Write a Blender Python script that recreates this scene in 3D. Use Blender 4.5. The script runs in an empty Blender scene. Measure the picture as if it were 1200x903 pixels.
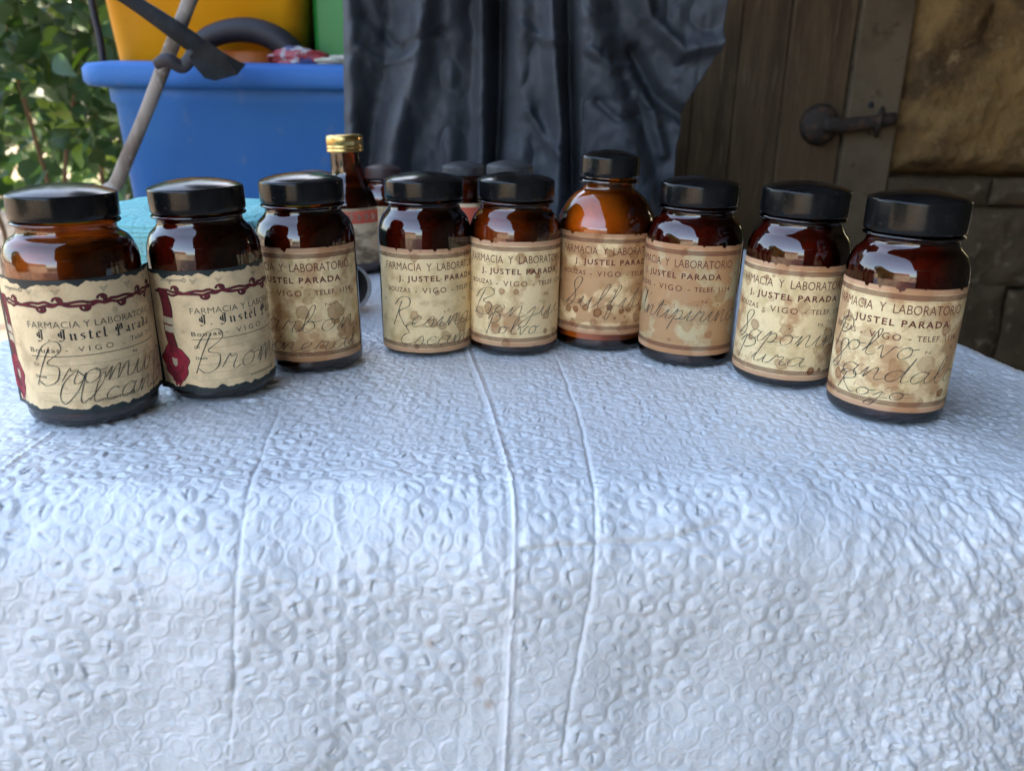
import bpy, math, random
import numpy as np
from mathutils import Matrix, Vector
random.seed(7); RNG = np.random.default_rng(7)
S = bpy.context.scene
COL = S.collection
PI = math.pi

# ------------------------------------------------------------------ camera
F, PITCH, ROLL, CH = 950.0, math.radians(19), math.radians(-1), .155
c_, s_ = math.cos(PITCH), math.sin(PITCH); cr_, sr_ = math.cos(ROLL), math.sin(ROLL)
cam = bpy.data.cameras.new('camera'); co = bpy.data.objects.new('camera', cam); COL.objects.link(co)
S.camera = co
cam.sensor_width = 36; cam.lens = F/1200*36; cam.clip_start = .01; cam.clip_end = 400
right = Vector((cr_, -sr_*s_, -sr_*c_)); up = Vector((sr_, cr_*s_, cr_*c_)); fw = Vector((0, c_, -s_))
co.matrix_world = Matrix(((right.x, up.x, -fw.x, 0), (right.y, up.y, -fw.y, 0), (right.z, up.z, -fw.z, CH), (0, 0, 0, 1)))
cam.dof.use_dof = True; cam.dof.focus_distance = .47; cam.dof.aperture_fstop = 10.5
S.render.resolution_x = 1024; S.render.resolution_y = 770

# ------------------------------------------------------------------ sky and sun
SUN_DIR = Vector((.50, .66, .62)).normalized()
elev = math.asin(SUN_DIR.z); azim = math.atan2(SUN_DIR.x, SUN_DIR.y)
w = bpy.data.worlds.new('World'); S.world = w; w.use_nodes = True
nt = w.node_tree; bg = nt.nodes['Background']; sky = nt.nodes.new('ShaderNodeTexSky')
sky.sky_type = 'NISHITA'; sky.sun_disc = False; sky.sun_elevation = elev; sky.sun_rotation = azim
sky.air_density = 1.0; sky.dust_density = 3.5; sky.ozone_density = 1.0
nt.links.new(sky.outputs[0], bg.inputs[0]); bg.inputs[1].default_value = .15
sl = bpy.data.lights.new('sun', 'SUN'); sl.energy = 1.7; sl.angle = math.radians(.5); sl.color = (1, .93, .82)
so = bpy.data.objects.new('sun', sl); COL.objects.link(so)
so.rotation_euler = SUN_DIR.to_track_quat('Z', 'Y').to_euler(); so.location = SUN_DIR*20
S.view_settings.view_transform = 'Standard'; S.view_settings.look = 'None'
S.view_settings.exposure = 3.3; S.view_settings.gamma = 1
S.view_settings.use_white_balance = True; S.view_settings.white_balance_temperature = 7400

# ------------------------------------------------------------------ helpers
def ray(x, y):
    u = (x-600)/F; v = (y-451.5)/F
    u, v = cr_*u-sr_*v, sr_*u+cr_*v
    return np.array([u, c_-v*s_, -s_-v*c_])
def at(x, y, Y):
    q = ray(x, y); q = q*Y/q[1]; return (q[0], q[1], q[2]+CH)
def on(x, y, z=0):
    q = ray(x, y); q = q*(z-CH)/q[2]; return (q[0], q[1], z)

def new_obj(name, me, mat=None, parent=None):
    o = bpy.data.objects.new(name, me); COL.objects.link(o)
    if mat is not None and me is not None:
        if isinstance(mat, (list, tuple)):
            for m in mat: me.materials.append(m)
        else: me.materials.append(mat)
    if parent is not None: o.parent = parent
    return o
def tag(o, label=None, cat=None, group=None, kind=None):
    if label: o['label'] = label
    if cat: o['category'] = cat
    if group: o['group'] = group
    if kind: o['kind'] = kind
    return o
def empty(name, loc=(0, 0, 0), rot=(0, 0, 0)):
    o = bpy.data.objects.new(name, None); COL.objects.link(o); o.location = loc; o.rotation_euler = rot
    o.empty_display_size = .02
    return o
def smooth(me):
    me.polygons.foreach_set('use_smooth', [True]*len(me.polygons)); return me
def mesh(name, verts, faces, sm=False):
    me = bpy.data.meshes.new(name); me.from_pydata([tuple(map(float, v)) for v in verts], [], faces); me.update()
    if sm: smooth(me)
    return me
def grid_mesh(name, P, wrap=False):
    """P: (n,m,3) array -> quad grid mesh, smooth"""
    n, m = P.shape[:2]
    me = bpy.data.meshes.new(name)
    idx = np.arange(n*m).reshape(n, m)
    if wrap: idx = np.concatenate([idx, idx[:, :1]], 1)
    a = idx[:-1, :-1].ravel(); b = idx[:-1, 1:].ravel(); c = idx[1:, 1:].ravel(); d = idx[1:, :-1].ravel()
    q = np.stack([a, b, c, d], 1).astype(np.int32); nf = len(q)
    me.vertices.add(n*m); me.vertices.foreach_set('co', P.reshape(-1).astype(np.float32))
    me.loops.add(nf*4); me.loops.foreach_set('vertex_index', q.ravel())
    me.polygons.add(nf); me.polygons.foreach_set('loop_start', np.arange(nf, dtype=np.int32)*4)
    me.polygons.foreach_set('use_smooth', np.ones(nf, dtype=bool))
    me.update(calc_edges=True)
    return me
def lathe(name, prof, seg=64, closed=False):
    """prof: [(r,z)] bottom to top"""
    prof = np.array(prof, float)
    th = np.linspace(0, 2*PI, seg, endpoint=False)
    P = np.stack([prof[:, :1]*np.cos(th), prof[:, :1]*np.sin(th), np.repeat(prof[:, 1:], seg, 1)], 2)
    return grid_mesh(name, P, wrap=True)
def dense(prof, k=4):
    """Catmull-Rom refine a profile of (r,z)"""
    p = np.array(prof, float); q = np.vstack([2*p[0]-p[1], p, 2*p[-1]-p[-2]]); out = []
    for i in range(len(p)-1):
        a, b, c, d = q[i:i+4]
        for t in np.arange(k)/k:
            out.append(.5*((2*b)+(-a+c)*t+(2*a-5*b+4*c-d)*t*t+(-a+3*b-3*c+d)*t**3))
    out.append(p[-1]); return [tuple(v) for v in out]
def vnoise(x, y, seed=0):
    """value noise in 0..1"""
    r = np.random.default_rng(seed).random((64, 64))
    xi = np.floor(x).astype(int); yi = np.floor(y).astype(int); fx = x-xi; fy = y-yi
    fx = fx*fx*(3-2*fx); fy = fy*fy*(3-2*fy)
    g = lambda i, j: r[i % 64, j % 64]
    return (g(xi, yi)*(1-fx)+g(xi+1, yi)*fx)*(1-fy)+(g(xi, yi+1)*(1-fx)+g(xi+1, yi+1)*fx)*fy
def fbm(x, y, seed=0, o=4):
    s = 0; a = .5; t = 0
    for k in range(o):
        s = s+a*vnoise(x*2**k+k*7.3, y*2**k+k*3.1, seed+k); t += a; a *= .5
    return s/t
def box(name, x0, x1, y0, y1, z0, z1, bev=0, mat=None, parent=None, jit=0):
    import bmesh
    bm = bmesh.new(); bmesh.ops.create_cube(bm, size=1)
    for v in bm.verts:
        v.co = Vector(((x0+x1)/2+v.co.x*(x1-x0)+random.uniform(-jit, jit), (y0+y1)/2+v.co.y*(y1-y0)+random.uniform(-jit, jit), (z0+z1)/2+v.co.z*(z1-z0)+random.uniform(-jit, jit)))
    if bev: bmesh.ops.bevel(bm, geom=bm.edges[:], offset=bev, segments=2, affect='EDGES', profile=.5)
    me = bpy.data.meshes.new(name); bm.to_mesh(me); bm.free()
    return new_obj(name, me, mat, parent)
def tube(name, pts, rad, seg=12, mat=None, parent=None, flat=1.0, side=None):
    """smooth tube through pts; rad scalar or list"""
    pts = np.array(dense([(p[0], p[1]) for p in pts], 6)) if len(pts[0]) == 2 else np.array(pts, float)
    if pts.shape[1] == 3 and len(pts) > 2:
        q = np.vstack([2*pts[0]-pts[1], pts, 2*pts[-1]-pts[-2]]); out = []
        rr = np.array([rad]*len(pts)) if np.isscalar(rad) else np.array(rad, float); ro = []
        for i in range(len(pts)-1):
            a, b, c, d = q[i:i+4]
            for t in np.arange(6)/6:
                out.append(.5*((2*b)+(-a+c)*t+(2*a-5*b+4*c-d)*t*t+(-a+3*b-3*c+d)*t**3)); ro.append(rr[i]*(1-t)+rr[i+1]*t)
        out.append(pts[-1]); ro.append(rr[-1]); pts = np.array(out); rr = np.array(ro)
    else:
        rr = np.array([rad]*len(pts)) if np.isscalar(rad) else np.array(rad, float)
    T = np.gradient(pts, axis=0); T /= np.linalg.norm(T, axis=1)[:, None]
    ref = np.array(side if side is not None else (0, 1, 0), float)
    N = np.cross(T, ref); N /= np.linalg.norm(N, axis=1)[:, None]+1e-9; B = np.cross(T, N)
    th = np.linspace(0, 2*PI, seg, endpoint=False)
    P = pts[:, None]+rr[:, None, None]*(N[:, None]*np.cos(th)[None, :, None]+flat*B[:, None]*np.sin(th)[None, :, None])
    P = np.concatenate([np.repeat(pts[:1, None], seg, 1), P, np.repeat(pts[-1:, None], seg, 1)], 0)
    return new_obj(name, grid_mesh(name, P, True), mat, parent)

# ------------------------------------------------------------------ materials
def mat(name, col=(.5, .5, .5), rough=.5, spec=.5, metal=0, noise=None, bump=None, trans=0, coat=0, sub=0):
    """noise: (scale, colour2, lo, hi [,stretch])  bump: (scale, strength, distance [,stretch])"""
    m = bpy.data.materials.new(name); m.use_nodes = True; n = m.node_tree; b = n.nodes['Principled BSDF']
    b.inputs['Base Color'].default_value = (*col, 1); b.inputs['Roughness'].default_value = rough
    b.inputs['Metallic'].default_value = metal; b.inputs['Specular IOR Level'].default_value = spec
    b.inputs['Coat Weight'].default_value = coat
    tc = n.nodes.new('ShaderNodeTexCoord')
    def nz(scale, stretch=(1, 1, 1), detail=5, rough_=.6):
        mp = n.nodes.new('ShaderNodeMapping'); mp.inputs['Scale'].default_value = stretch
        n.links.new(tc.outputs['Object'], mp.inputs[0])
        t = n.nodes.new('ShaderNodeTexNoise'); t.inputs['Scale'].default_value = scale; t.inputs['Detail'].default_value = detail
        t.inputs['Roughness'].default_value = rough_
        n.links.new(mp.outputs[0], t.inputs['Vector']); return t
    if noise:
        specs = noise if isinstance(noise, list) else [noise]
        prev = None
        for sp in specs:
            t = nz(sp[0], sp[4] if len(sp) > 4 else (1, 1, 1))
            mr = n.nodes.new('ShaderNodeMapRange'); mr.inputs[1].default_value = sp[2]; mr.inputs[2].default_value = sp[3]
            n.links.new(t.outputs[0], mr.inputs[0])
            mx = n.nodes.new('ShaderNodeMix'); mx.data_type = 'RGBA'
            n.links.new(mr.outputs[0], mx.inputs[0])
            if prev is None: mx.inputs[6].default_value = (*col, 1)
            else: n.links.new(prev, mx.inputs[6])
            mx.inputs[7].default_value = (*sp[1], 1); prev = mx.outputs[2]
        n.links.new(prev, b.inputs['Base Color'])
    if bump:
        specs = bump if isinstance(bump, list) else [bump]; prev = None
        for sp in specs:
            t = nz(sp[0], sp[3] if len(sp) > 3 else (1, 1, 1))
            bp = n.nodes.new('ShaderNodeBump'); bp.inputs['Strength'].default_value = sp[1]; bp.inputs['Distance'].default_value = sp[2]
            n.links.new(t.outputs[0], bp.inputs['Height'])
            if prev is not None: n.links.new(prev, bp.inputs['Normal'])
            prev = bp.outputs[0]
        n.links.new(prev, b.inputs['Normal'])
    if trans:
        out = n.nodes['Material Output']; tr = n.nodes.new('ShaderNodeBsdfTranslucent'); tr.inputs[0].default_value = (col[0]*1.6, col[1]*1.7, col[2]*.8, 1)
        mx = n.nodes.new('ShaderNodeMixShader'); mx.inputs[0].default_value = trans
        n.links.new(b.outputs[0], mx.inputs[1]); n.links.new(tr.outputs[0], mx.inputs[2]); n.links.new(mx.outputs[0], out.inputs[0])
    return m
def glass_mat(name, col, rough=.02, bumpamt=.0006):
    """single-wall glass: Fresnel reflection over coloured transmission"""
    m = bpy.data.materials.new(name); m.use_nodes = True; n = m.node_tree; n.nodes.clear()
    out = n.nodes.new('ShaderNodeOutputMaterial'); g = n.nodes.new('ShaderNodeBsdfGlossy'); g.inputs['Roughness'].default_value = rough
    t = n.nodes.new('ShaderNodeBsdfTransparent'); t.inputs[0].default_value = (*col, 1)
    fr = n.nodes.new('ShaderNodeFresnel'); fr.inputs[0].default_value = 1.88
    mx = n.nodes.new('ShaderNodeMixShader')
    tc = n.nodes.new('ShaderNodeTexCoord'); nz = n.nodes.new('ShaderNodeTexNoise'); nz.inputs['Scale'].default_value = 55; nz.inputs['Detail'].default_value = 1.5
    n.links.new(tc.outputs['Object'], nz.inputs['Vector'])
    bp = n.nodes.new('ShaderNodeBump'); bp.inputs['Strength'].default_value = .55; bp.inputs['Distance'].default_value = bumpamt
    n.links.new(nz.outputs[0], bp.inputs['Height'])
    n.links.new(bp.outputs[0], g.inputs['Normal']); n.links.new(bp.outputs[0], fr.inputs['Normal'])
    n.links.new(fr.outputs[0], mx.inputs[0]); n.links.new(t.outputs[0], mx.inputs[1]); n.links.new(g.outputs[0], mx.inputs[2])
    n.links.new(mx.outputs[0], out.inputs[0])
    return m
def attr_mat(name, rough=.75, spec=.25, bump=(900, .25, .0002)):
    m = mat(name, (.5, .5, .5), rough, spec, bump=bump); n = m.node_tree; b = n.nodes['Principled BSDF']
    a = n.nodes.new('ShaderNodeAttribute'); a.attribute_name = 'paint'
    n.links.new(a.outputs['Color'], b.inputs['Base Color']); return m
def set_paint(me, rgb):
    at_ = me.color_attributes.new('paint', 'FLOAT_COLOR', 'POINT')
    n = len(me.vertices); c = np.ones((n, 4), np.float32); c[:, :3] = rgb.reshape(-1, 3); at_.data.foreach_set('color', c.ravel())

M = {}
M['cap'] = mat('black bakelite', (.004, .0045, .005), .19, .26, noise=[(220, (.07, .07, .065), .60, .82), (18, (.016, .017, .018), .5, .7)], bump=[(400, .12, .0002), (30, .2, .0004)])
M['amber'] = glass_mat('amber glass', (.80, .40, .12))
M['amber_deep'] = glass_mat('deep amber glass', (.72, .32, .17))
M['ink_print'] = mat('purple brown print', (.15, .035, .026), .7, .2)
M['ink_black'] = mat('black print', (.03, .03, .03), .7, .2)
M['ink_pen'] = mat('grey green pen ink', (.025, .035, .035), .6, .2, noise=(500, (.12, .12, .10), .50, .7))
M['ink_red'] = mat('dark red print', (.20, .022, .03), .65, .2, noise=(500, (.11, .02, .025), .45, .6))
M['ink_pale'] = mat('pale print', (.55, .45, .30), .7, .2)
M['paper'] = attr_mat('aged label paper')
M['dark_sheet'] = mat('black green label backing', (.022, .03, .03), .5, .4, noise=(90, (.04, .05, .045), .5, .7))
M['powder_dark'] = mat('dark powder', (.14, .036, .042), .85, .2, noise=[(60, (.30, .06, .055), .48, .66), (240, (.035, .015, .02), .52, .7)], bump=(220, .5, .001))
M['powder_redbrown'] = mat('red brown powder', (.34, .17, .12), .9, .2, noise=[(50, (.12, .06, .05), .5, .62), (200, (.5, .25, .16), .58, .75)], bump=(150, .6, .0015))
M['powder_pale'] = mat('pale powder', (.86, .66, .44), .9, .2, noise=(45, (.66, .44, .24), .45, .7), bump=(120, .3, .001))
M['powder_orange'] = mat('ochre powder', (.66, .42, .17), .9, .2, noise=[(32, (.16, .05, .04), .47, .58)], bump=(120, .5, .001))
M['base_glass'] = mat('thick dark base glass', (.022, .012, .012), .2, .4, noise=(120, (.05, .018, .012), .5, .7))
M['gold'] = mat('gold metal', (.78, .55, .22), .32, .5, metal=1, noise=(60, (.55, .36, .12), .45, .65))

# ------------------------------------------------------------------ setting: ground
M['dirt'] = mat('dirt', (.30, .235, .175), .95, .1, noise=[(3, (.20, .155, .11), .45, .65), (40, (.36, .30, .24), .55, .7)], bump=(30, .6, .02))
gx = np.linspace(-60, 60, 121); gy = np.linspace(-60, 60, 121)
X, Y = np.meshgrid(gx, gy, indexing='ij')
g = new_obj('ground', grid_mesh('ground', np.stack([X, Y, -.62+.02*fbm(X*1.7, Y*1.7, 3)], 2)), M['dirt'])
tag(g, 'beige packed dirt ground behind the table', None, kind='structure')

# ------------------------------------------------------------------ table under the wrap
M['table'] = mat('table wood', (.22, .15, .09), .6, .3, noise=(8, (.13, .085, .05), .4, .7, (1, 12, 12)))
tb = empty('table', (0, .63, -.62)); tag(tb, 'low table hidden under the white bubble wrap', 'table')
TQ = np.array([(-.352, .308), (.335, .346), (.262, .955), (-.300, .930)])     # inner outline of the flat top
def tabletop():
    V = []
    for z in (-.035, -.006):
        for p in TQ: V.append((p[0]*.98, p[1]-.63+ (.004 if p[1] < .6 else -.004), z+.62))
    return mesh('tabletop', V, [(3, 2, 1, 0), (4, 5, 6, 7), (0, 1, 5, 4), (1, 2, 6, 5), (2, 3, 7, 6), (3, 0, 4, 7)])
new_obj('tabletop', tabletop(), M['table'], tb)
for p in TQ:
    cx, cy = p[0]*.9, (p[1]-.63)*.9
    box('leg', cx-.02, cx+.02, cy-.02, cy+.02, .002, .584, .003, M['table'], tb)

# ------------------------------------------------------------------ bubble wrap sheet
def fold_profile(d, r, slant):
    """overflow distance -> (outward, drop); arc of radius r, then a plane leaning out by `slant`"""
    amax = PI/2-slant
    a = np.clip(d/r, 0, amax); e = np.maximum(0, d-r*amax)
    return r*np.sin(a)+e*math.cos(amax), r*(1-np.cos(a))+e*math.sin(amax)
def nearest_on_quad(X, Y):
    ins = np.ones(X.shape, bool); best = np.full(X.shape, 1e9); nx = X.copy(); ny = Y.copy()
    for i in range(4):
        a = TQ[i]; b = TQ[(i+1) % 4]; e = b-a; L = np.hypot(*e)
        cr = e[0]*(Y-a[1])-e[1]*(X-a[0]); ins &= cr >= 0
        t = np.clip(((X-a[0])*e[0]+(Y-a[1])*e[1])/L**2, 0, 1)
        px = a[0]+t*e[0]; py = a[1]+t*e[1]; d = np.hypot(X-px, Y-py); m = d < best
        best = np.where(m, d, best); nx = np.where(m, px, nx); ny = np.where(m, py, ny)
    return ins, np.where(ins, 0, best), np.where(ins, X, nx), np.where(ins, Y, ny)
def poly_dist(X, Y, pts):
    """distance and side of a polyline, param along it 0..1"""
    best = np.full(X.shape, 1e9); sg = np.zeros(X.shape); tt = np.zeros(X.shape); n = len(pts)-1
    for i in range(n):
        a = np.array(pts[i], float); b = np.array(pts[i+1], float); e = b-a; L = np.hypot(*e)
        t = np.clip(((X-a[0])*e[0]+(Y-a[1])*e[1])/L**2, 0, 1)
        d = np.hypot(X-a[0]-t*e[0], Y-a[1]-t*e[1]); m = d < best
        cr = (e[0]*(Y-a[1])-e[1]*(X-a[0]))/L
        best = np.where(m, d, best); sg = np.where(m, np.sign(cr), sg); tt = np.where(m, (i+t)/n, tt)
    return best, sg, tt
FOLDR, SLANT = .040, math.radians(5)
def unfold(px, py):
    """photo pixel -> sheet coordinates (found on the folded sheet)"""
    best = None
    for Ys in np.arange(.02, .9, .001):
        yf_ = .308+(px-600)/950*.34*.0553+.0195; d = max(0, yf_-Ys); h, v = fold_profile(np.array(d), FOLDR, SLANT)
        Yw = (yf_-h) if d > 0 else Ys; Zw = -v
        q = ray(px, py); k = Yw/q[1]; e = abs(CH+k*q[2]-Zw)
        if best is None or e < best[0]: best = (e, (q[0]*k, Ys))
    return best[1]
CREASES = [  # pixels, depth (m), width (m), kind
    ([(545, 400), (572, 470), (598, 560), (604, 640), (604, 760), (605, 903)], 'seam'),
    ([(648, 408), (676, 480), (695, 570), (698, 636), (690, 730), (678, 830), (670, 903)], 'crease'),
    ([(330, 470), (300, 545), (283, 620), (279, 700), (284, 800), (285, 903)], 'crease2'),
    ([(0, 556), (60, 506)], 'seam'),
    ([(698, 638), (780, 632), (850, 612)], 'pleat'),
    ([(610, 646), (655, 640), (694, 640)], 'pleat'),
    ([(1015, 560), (1005, 640), (1000, 700), (1008, 760)], 'soft'),
    ([(1000, 760), (965, 800), (945, 860), (940, 903)], 'soft'),
    ([(560, 590), (565, 640), (575, 680)], 'ridge'),
    ([(612, 545), (617, 600), (622, 640), (618, 690)], 'ridge'),
    ([(540, 500), (556, 560), (562, 600)], 'ridge'),
    ([(418, 640), (425, 720), (418, 800)], 'soft'),
    ([(545, 720), (552, 800), (548, 903)], 'soft'),
    ([(150, 470), (190, 530), (205, 560)], 'soft'),
    ([(800, 470), (835, 540), (870, 600)], 'soft'),
    ([(1060, 500), (1110, 560), (1150, 640)], 'soft'),
    ([(760, 700), (775, 790), (770, 880)], 'soft'),
    ([(388, 560), (398, 640), (396, 720), (402, 800), (398, 890)], 'ridge'),
]
def wrap_sheet():
    def axis(segs):
        out = []
        for a, b, st in segs: out.append(np.arange(a, b, st))
        return np.concatenate(out)
    xs = axis([(-.53, -.37, .003), (-.37, -.30, .0012), (-.30, .30, .00063), (.30, .37, .0012), (.37, .50, .003)])
    ys = axis([(.035, .07, .002), (.07, .36, .00062), (.36, .56, .0011), (.56, 1.16, .003)])
    X, Y = np.meshgrid(xs, ys, indexing='ij')
    ins, d, nx, ny = nearest_on_quad(X, Y)
    h, v = fold_profile(d, FOLDR, SLANT)
    dd = np.where(d > 0, d, 1); ox = np.where(d > 0, (X-nx)/dd, 0); oy = np.where(d > 0, (Y-ny)/dd, 0)
    P = np.stack([nx+ox*h, ny+oy*h, -v], 2)
    # heights ---------------------------------------------------------
    front = np.clip((.36-Y)/.06, 0, 1)
    # slow undulation
    U = (fbm(X*9+3, Y*9, 11, 3)-.5)*.010*front + (fbm(X*26+1, Y*26, 12, 3)-.5)*(.0012+.0042*front)
    # long vertical drape ripples
    U += front*.0013*np.sin(X*62+3*fbm(X*6, Y*4, 9))*np.clip((.30-Y)/.1, 0, 1)
    # warp of the bubble lattice
    wx = X+.17*X*X+.0045*(fbm(X*14, Y*14, 21)-.5); wy = Y*(1+.25*X)+.0045*(fbm(X*14, Y*14, 22)-.5)+.03*X*X
    a = .0124; rowh = a*.8660
    R = .00525
    H = np.zeros(X.shape); ring = np.zeros(X.shape)
    ang = math.radians(-2.0); rx = wx*math.cos(ang)-wy*math.sin(ang); ry = wx*math.sin(ang)+wy*math.cos(ang)
    row0 = np.round(ry/rowh).astype(int)
    best = np.full(X.shape, 1e9); bi = np.zeros(X.shape, int); bu = np.zeros(X.shape); bv = np.zeros(X.shape)
    for dr in (-1, 0, 1):
        row = row0+dr; off = (row % 2)*.5*a
        ci = np.round((rx-off)/a); cx = ci*a+off; cy = row*rowh
        u = rx-cx; w_ = ry-cy; q = u*u+w_*w_; m = q < best
        best = np.where(m, q, best); bu = np.where(m, u, bu); bv = np.where(m, w_, bv)
        bi = np.where(m, (ci.astype(int)*7919+row*104729) % 65521, bi)
    rho = np.sqrt(best)/R
    rt = np.random.default_rng(5).random((65521, 10)).astype(np.float32)
    rr = lambda k: rt[bi, k]
    defl = .45+.55*rr(0)
    dome = np.sqrt(np.clip(1-rho**2, 0, 1))
    base = .00075*defl*np.clip((1-rho**2)*2.2, 0, 1)
    # dents: two creases through each bubble
    fold = 0
    for k, (amp, wd) in enumerate(((.00130, .00042), (.0011, .00036), (.0009, .00034))):
        phi = (rr(1+k)-.5)*(1.0 if k < 2 else 2.6)+(rr(6) > .75)*PI/2*(k == 0)
        off = (rr(4+k)-.5)*.9*R
        bend = (rr(7)-.5)*140
        pu = bu*np.cos(phi)+bv*np.sin(phi); pv = -bu*np.sin(phi)+bv*np.cos(phi)-off+bend*pu*pu*(1 if k != 1 else -1)
        win = np.clip(1-(pu/(R*(.45+.4*rr(8))))**2, 0, 1)
        side = np.tanh(pv/.0007)
        fold = fold-amp*np.exp(-(pv/wd)**2)*win + .25*amp*side*win*np.exp(-(pv/.002)**2)
    base = base+fold*dome**.6
    ringh = .00034*np.exp(-((rho-1.0)*R/.00034)**2)-.00010*np.exp(-((rho-1.14)*R/.00045)**2)
    amp = .85+.15*front
    # squashed and half flat bubbles in patches
    patch = np.clip((fbm(X*30, Y*30, 31, 2)-.30)*4, .15, 1)
    H = (base*patch+ringh)*amp
    # small crumple between bubbles
    cr = fbm(X*130, Y*130, 41, 3); H += (.12-np.abs(cr-.5))*.0020*(1-.15*front)
    cr2 = fbm(X*330, Y*230, 44, 2); H += (.12-np.abs(cr2-.5))*.0011*(1-.4*front)
    # right part: dense vertical squeeze wrinkles
    rt_ = np.clip((X-.13)/.06, 0, 1)*np.clip((.35-Y)/.05, 0, 1)
    H += rt_*.0030*(np.abs(fbm(X*170+Y*110, Y*120-X*40, 51, 3)-.5)*2)
    seam = np.zeros(X.shape)
    for pts, kind in CREASES:
        sp = [unfold(*p) for p in pts]
        sp = dense(sp, 4); sp = [(p[0], p[1]) for p in sp]
        x0 = min(p[0] for p in sp)-.03; x1 = max(p[0] for p in sp)+.03; y0 = min(p[1] for p in sp)-.03; y1 = max(p[1] for p in sp)+.03
        i0, i1 = np.searchsorted(xs, [x0, x1]); j0, j1 = np.searchsorted(ys, [y0, y1]); sl_ = (slice(i0, i1), slice(j0, j1))
        XX, YY = X[sl_], Y[sl_]
        jitter = .0022*(fbm(XX*70, YY*70, 61)-.5)*(kind not in ('seam',))
        dist, sg, t = poly_dist(XX+jitter, YY, sp); fade = np.clip(t*12, 0, 1)*np.clip((1-t)*12, 0, 1) if kind not in ('seam',) else 1
        if kind == 'seam':
            H[sl_] += .0007*np.exp(-(dist/.0008)**2)-.0004*np.exp(-((dist-.003)/.0012)**2); seam[sl_] = np.maximum(seam[sl_], np.exp(-(dist/.00105)**4))
            H[sl_] *= 1-.8*np.exp(-(dist/.0022)**4)*(seam[sl_] < .3)
        elif kind == 'crease':
            H[sl_] += fade*(-.0014*np.exp(-dist/.0006)+.0006*(1-np.exp(-dist/.0016))*np.exp(-dist/.007)*(sg > 0))
        elif kind == 'crease2':
            H[sl_] += fade*(-.0009*np.exp(-dist/.0006)+.0003*(1-np.exp(-dist/.0016))*np.exp(-dist/.006)*(sg > 0))
        elif kind == 'pleat':
            H[sl_] += fade*(-.0014*np.exp(-dist/.0010)+.0020*(1-np.exp(-dist/.0014))*np.exp(-dist/.006)*(sg > 0))
        elif kind == 'ridge':
            H[sl_] += fade*(.0020*np.exp(-dist/.0014)-.0012*np.exp(-((dist-.004)/.002)**2)*(sg > 0))*.22
        else:
            H[sl_] += fade*(-.0012*np.exp(-dist/.0016)+.0007*np.exp(-((dist-.004)/.003)**2)*(sg > 0))*.30
    H = H+U
    # pressed flat where the bottles stand, otherwise lying on the table top
    N = np.stack([ox*np.sin(np.clip(d/FOLDR, 0, PI/2-SLANT)), oy*np.sin(np.clip(d/FOLDR, 0, PI/2-SLANT)), np.cos(np.clip(d/FOLDR, 0, PI/2-SLANT))], 2)
    H = np.where(ins, np.minimum(H-.0004, .0024), H)
    for bx, by, br in FOOT:
        q = np.hypot(X-bx, Y-by); k = np.clip((q-br)/.003, 0, 1); H = np.where(ins | (q < .05), np.minimum(H, .0008*(1-k)+H*k), H)
    P = P+N*H[..., None]
    me = grid_mesh('bubble_wrap', P)
    # paint: film colour, a few brown spots, brighter seam
    col = np.array([.755, .79, .815])*np.ones(X.shape+(1,))
    ringc = np.exp(-((rho-1.0)*R/.00030)**2)*.35
    col = col*(1-ringc[..., None])+np.array([.80, .84, .90])*ringc[..., None]
    for (sx, sy, sr, k) in [(510, 753, .0028, .75), (523, 778, .0024, .45), (570, 798, .003, .85), (583, 824, .0028, .95), (503, 790, .0022, .4), (555, 775, .002, .4), (528, 489+0, .0012, .6), (1027, 503, .0012, .8)]:
        ux, uy = unfold(sx, sy); q = np.hypot(X-ux, Y-uy)/sr+.5*(fbm(X*400, Y*400, 71)-.5)
        k_ = (np.clip(1.3-q, 0, 1)*k*.55)[..., None]; col = col*(1-k_)+np.array([.50, .33, .20])*k_
    col = col*(1-seam[..., None])+np.array([.86, .88, .92])*seam[..., None]
    set_paint(me, col.astype(np.float32))
    m = attr_mat('white bubble wrap film', .34, .5, bump=[(380, .5, .0007), (1300, .30, .0003)])
    b = m.node_tree.nodes['Principled BSDF']
    b.inputs['Coat Weight'].default_value = .25; b.inputs['Coat Roughness'].default_value = .18
    o = new_obj('bubble_wrap', me, m)
    tag(o, 'crumpled white bubble wrap sheet covering the table and hanging over its front', 'bubble wrap')
    return o

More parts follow.
